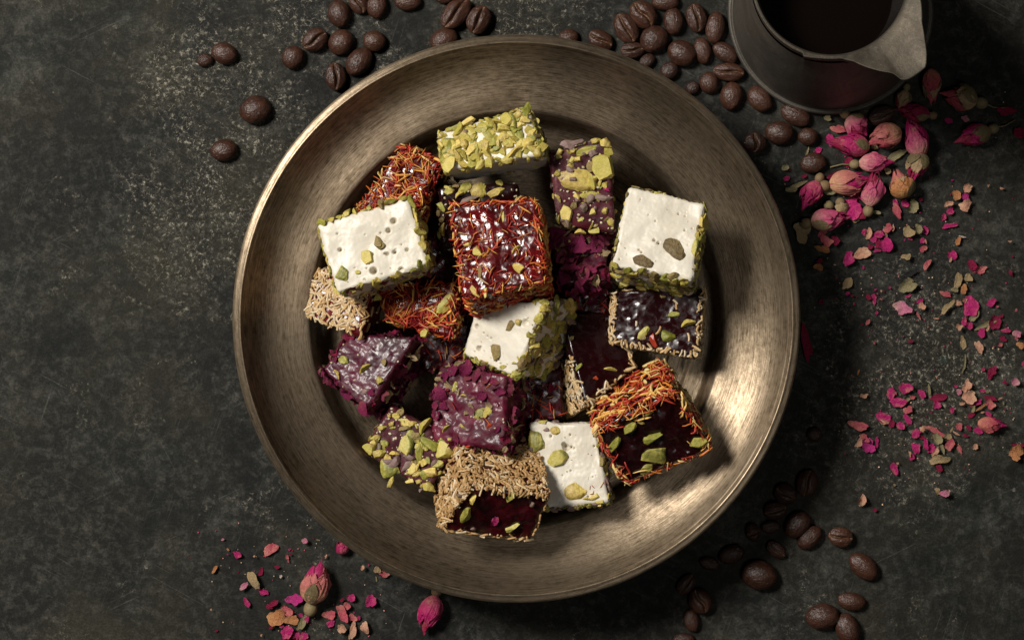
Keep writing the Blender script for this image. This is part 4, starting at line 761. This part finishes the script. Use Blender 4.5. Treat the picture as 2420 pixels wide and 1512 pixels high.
Z6 = (1891, 827, .254, [(840,385,70,125,'m',-15),(885,400,22,30,'s'),(970,350,105,85,'m',20),(1130,415,62,85,'m'),(1197,365,24,100,'o',5),(1270,450,175,60,'c',8),(1268,515,65,75,'m'),(995,458,50,36,'o'),(1040,440,45,38,'s'),(595,425,75,42,'h'),(890,490,165,80,'m',-10),
 (1005,555,80,68,'s'),(995,635,55,105,'m',25),(765,620,125,95,'m',-25),(780,670,85,42,'h',-15),(850,695,50,80,'c',-20),(925,695,70,80,'m'),(535,705,160,75,'s',-12),(600,810,90,55,'s',-30),(550,855,60,100,'h',-30),(640,888,120,125,'l'),(713,850,28,90,'m'),
 (875,1095,55,100,'m',30),(905,1050,22,22,'h'),(1085,765,90,80,'m'),(1140,730,62,58,'h'),(1255,750,195,50,'s'),(1135,815,60,40,'c'),(1265,825,85,110,'o',20),(1318,905,30,120,'o',15),(1385,880,80,100,'s',-30),(1380,805,75,42,'t'),(1170,880,50,105,'m'),
 (1070,910,85,110,'m'),(1215,920,55,95,'m',-30),(1260,940,45,105,'h',-35),(1275,1020,185,78,'t',8),(1035,995,45,50,'m'),(1018,960,22,60,'h',15),(1295,1100,65,58,'c'),(1480,915,35,85,'s',35),(1630,900,50,58,'h'),(1475,710,60,65,'s'),(1565,720,60,38,'c',-25),
 (1540,797,65,28,'c'),(1450,775,75,18,'h',-30),(1405,745,14,52,'t',-25),(1665,745,85,60,'m'),(1550,330,75,130,'h',-20),(1570,425,125,125,'h'),(1475,388,50,55,'p'),(1510,498,65,30,'h',15),(1445,335,30,24,'m'),(1412,555,42,45,'m'),(1690,378,58,32,'m',-15),
 (1740,385,38,30,'o'),(1640,490,130,45,'m',22),(1765,445,110,42,'c'),(1765,510,80,80,'s'),(1700,520,150,26,'g',38),(1605,545,38,65,'o',-20),(1600,600,95,40,'c',38),(1745,590,60,42,'m',-35),(1695,578,45,18,'h'),(1858,450,45,14,'h',30),(1890,495,10,38,'t'),
 (1908,305,62,26,'c'),(1995,295,78,62,'p',-30),(1775,210,70,112,'c',-15),(1700,180,30,38,'c'),(2025,888,110,38,'c',-5),(2010,960,130,125,'g'),(575,1390,70,135,'h',-12),(690,1487,45,28,'c'),(1345,1330,95,72,'p',15),(1270,1305,45,60,'t',20),(880,1255,22,20,'t'),
 (1222,578,22,18,'c'),(1900,550,24,16,'c'),(1945,538,14,10,'c'),(1035,628,26,22,'o'),(415,958,14,20,'c'),(540,205,12,50,'g',-15)])
Z8 = (473, 1241, .2686, [(200,122,28,18,'p'),(247,210,24,20,'g'),(330,255,55,50,'m'),(300,235,28,16,'m'),(240,252,12,12,'m'),(477,268,26,18,'h'),(570,265,26,22,'s'),(620,195,120,85,'s',30),(785,210,22,20,'m'),(765,275,28,40,'s'),(795,255,26,20,'c'),(773,310,12,26,'s'),
 (922,135,50,45,'p'),(998,112,14,12,'c'),(1037,128,38,14,'o'),(1105,272,20,36,'h',-20),(125,385,28,75,'g',-35),(680,365,45,26,'c'),(388,530,85,42,'p',40),(485,485,80,150,'t',25),(535,410,38,70,'c',-25),(555,578,78,50,'m'),(708,445,22,26,'w'),(825,650,120,100,'l',-20),
 (410,680,36,80,'m',35),(608,715,60,38,'c',-40),(655,675,100,42,'c',30),(675,790,150,130,'g'),(755,740,95,95,'s'),(808,830,120,80,'g'),(900,840,60,140,'o',-25),(945,810,40,100,'m'),(885,785,30,30,'m'),(750,945,110,110,'m'),(850,965,50,75,'m'),(915,975,60,70,'m',-25),
 (818,980,30,30,'c'),(1328,630,65,70,'m'),(1290,705,62,62,'s'),(1250,655,40,26,'c'),(1252,770,75,150,'s',25),(1140,790,95,75,'s'),(1145,860,68,60,'m'),(1340,805,70,60,'s'),(1390,815,38,36,'m'),(1500,670,80,110,'m'),(1425,375,30,55,'h'),(1245,910,78,78,'h'),
 (1345,920,65,150,'h',-12),(1452,900,75,100,'h',15),(145,925,28,20,'c'),(537,962,22,20,'h'),(95,738,18,20,'h'),(1015,720,36,26,'t'),(622,895,28,30,'c'),(338,410,12,12,'c'),(1550,470,14,42,'o'),(1482,348,12,22,'m'),(1615,430,85,50,'s',-10),(1560,385,60,50,'t'),(1140,912,10,16,'m'),(715,885,35,30,'m'),(1353,765,12,18,'m')])
CN = dict(m='magenta', c='dark crimson', s='salmon pink', p='pale pink', h='peach', t='tan', g='orange-brown', o='olive', k='black', w='whitish', l='bright magenta')
FM = {}; FR = random.Random(77)
for c_ in CN: FM[c_] = [petal_mesh('petal_flake', FR, M['flake_' + c_], curl=0.95 if c_ not in 'oth' else 1.2, rough=0.34, rag=0.30, nu=10, nv=8) for _ in range(6)]
def solid_low(me): pass
FL = []; cnt = 0
for (ou, ov, k_, L) in (Z4, Z5, Z6, Z8):
    for it in L:
        x, y, w_, h_, c_ = it[:5]; ang = it[5] if len(it) > 5 else FR.uniform(-25, 25)
        u, v = ou + x * k_, ov + y * k_; a, b_ = w_ * k_ / 2, h_ * k_ / 2; rot = math.radians(ang)
        if h_ > w_: a, b_ = b_, a; rot = rot + PI / 2
        if FR.random() < .5: rot += PI
        me = FR.choice(FM[c_]); o = ob('petal_flake' if c_ not in 'ot' else 'sepal_flake', me)
        cz_ = 0.0002 + 0.00022 * (cnt % 7) + (0.0006 if c_ in 'hpw' else 0)
        o.location = P(u, v, cz_); o.rotation_euler = (FR.uniform(-.12, .12) * (1 if a > 8 else .3), FR.uniform(-.1, .1), rot); o.scale = (a * S * 1.05, b_ * S * 1.05, min(b_, 14) * S)
        o.location.z += b_ * S * 0.12
        FL.append((o, u, v, a, b_, c_)); cnt += 1
def sz(a): return 'tiny' if a < 4 else 'small' if a < 9 else 'medium' if a < 15 else 'large'
used = {}
LM = [(2067, 385, 'the pale pink bud'), (2129, 436, 'the ochre bud'), (1915, 463, 'the leftmost pile bud'), (1960, 519, 'the lowest pile bud'), (2168, 394, 'the sepal-wrapped bud'), (2299, 322, 'the rightmost bud'), (747, 1374, 'the lone dry rosebud'), (1016, 1451, 'the crimson rosebud below the bowl'), (1922, 385, 'the shiny bean'), (2343, 1002, 'the crushed pink bud')]
def dirn(du, dv):
    return ['right of', 'above right of', 'above', 'above left of', 'left of', 'below left of', 'below', 'below right of'][int(round(math.atan2(-dv, du) / (PI / 4))) % 8]
for i, (o, u, v, a, b_, c_) in enumerate(FL):
    form = 'sliver' if a / b_ > 2.2 else 'curl' if a / b_ > 1.35 else 'flake'; noun = 'sepal' if c_ in 'ot' else 'petal'
    base = f'{sz(a)} {CN[c_]} {noun} {form}'
    nb = sorted(((math.hypot(u - q[1], v - q[2]) / (1 + q[3] / 20), j) for j, q in enumerate(FL) if j != i))[:8]
    cands = []
    for u2, v2, nm in sorted(LM, key=lambda q: math.hypot(u - q[0], v - q[1]))[:1]:
        if math.hypot(u - u2, v - v2) < 110: cands.append(f'{base} {dirn(u - u2, v - v2)} {nm}')
    for d_, j in nb:
        q = FL[j]; cands.append(f'{base} just {dirn(u - q[1], v - q[2])} a {sz(q[3])} {CN[q[5]]} one')
    zone = 'upper right' if (u > 1500 and v < 700) else 'right' if (u > 1500 and v < 1000) else 'lower right' if u > 1500 else 'lower left'
    cands += [f'{x} at the {zone}' for x in cands] + [f'{x} on the slate' for x in cands[:3]]
    lb = next((x for x in cands if x not in used), None)
    if lb is None: lb = cands[-1]
    used[lb] = 1
    tag(o, lb, noun, 'dried rose petal flakes scattered on the slate')

DR = random.Random(404); dv = []; df = []; dm = []; names = ['m', 'c', 's', 'h', 't', 'p']
for _ in range(330):
    o, u, v, a, b_, c_ = DR.choice(FL); u += DR.gauss(0, 42); v += DR.gauss(0, 42)
    if math.hypot(u - BC[0], v - BC[1]) < 690: continue
    r = DR.uniform(.7, 2.1); n_ = DR.choice((4, 5, 6)); c0 = len(dv); p0 = P(u, v, 0.0004); ph = DR.uniform(0, 6)
    top = [p0 + Vector((math.cos(ph + 6.283 * i / n_), math.sin(ph + 6.283 * i / n_), DR.uniform(0, .5))) * r * S * DR.uniform(.6, 1.2) for i in range(n_)]
    dv += [t[:] for t in top] + [(t.x, t.y, t.z - 0.0002) for t in top]
    df.append(tuple(range(c0, c0 + n_))); dm.append(DR.randrange(6))
    for i in range(n_): df.append((c0 + i, c0 + n_ + i, c0 + n_ + (i + 1) % n_, c0 + (i + 1) % n_)); dm.append(dm[-1])
me = mesh('petal_dust', dv, df, None, False)
for q in names: me.materials.append(M['flake_' + q])
me.polygons.foreach_set('material_index', dm)
tag(ob('petal_dust', me), 'fine dust of pink and tan petal crumbs sprinkled on the slate', 'petal dust', kind='stuff')
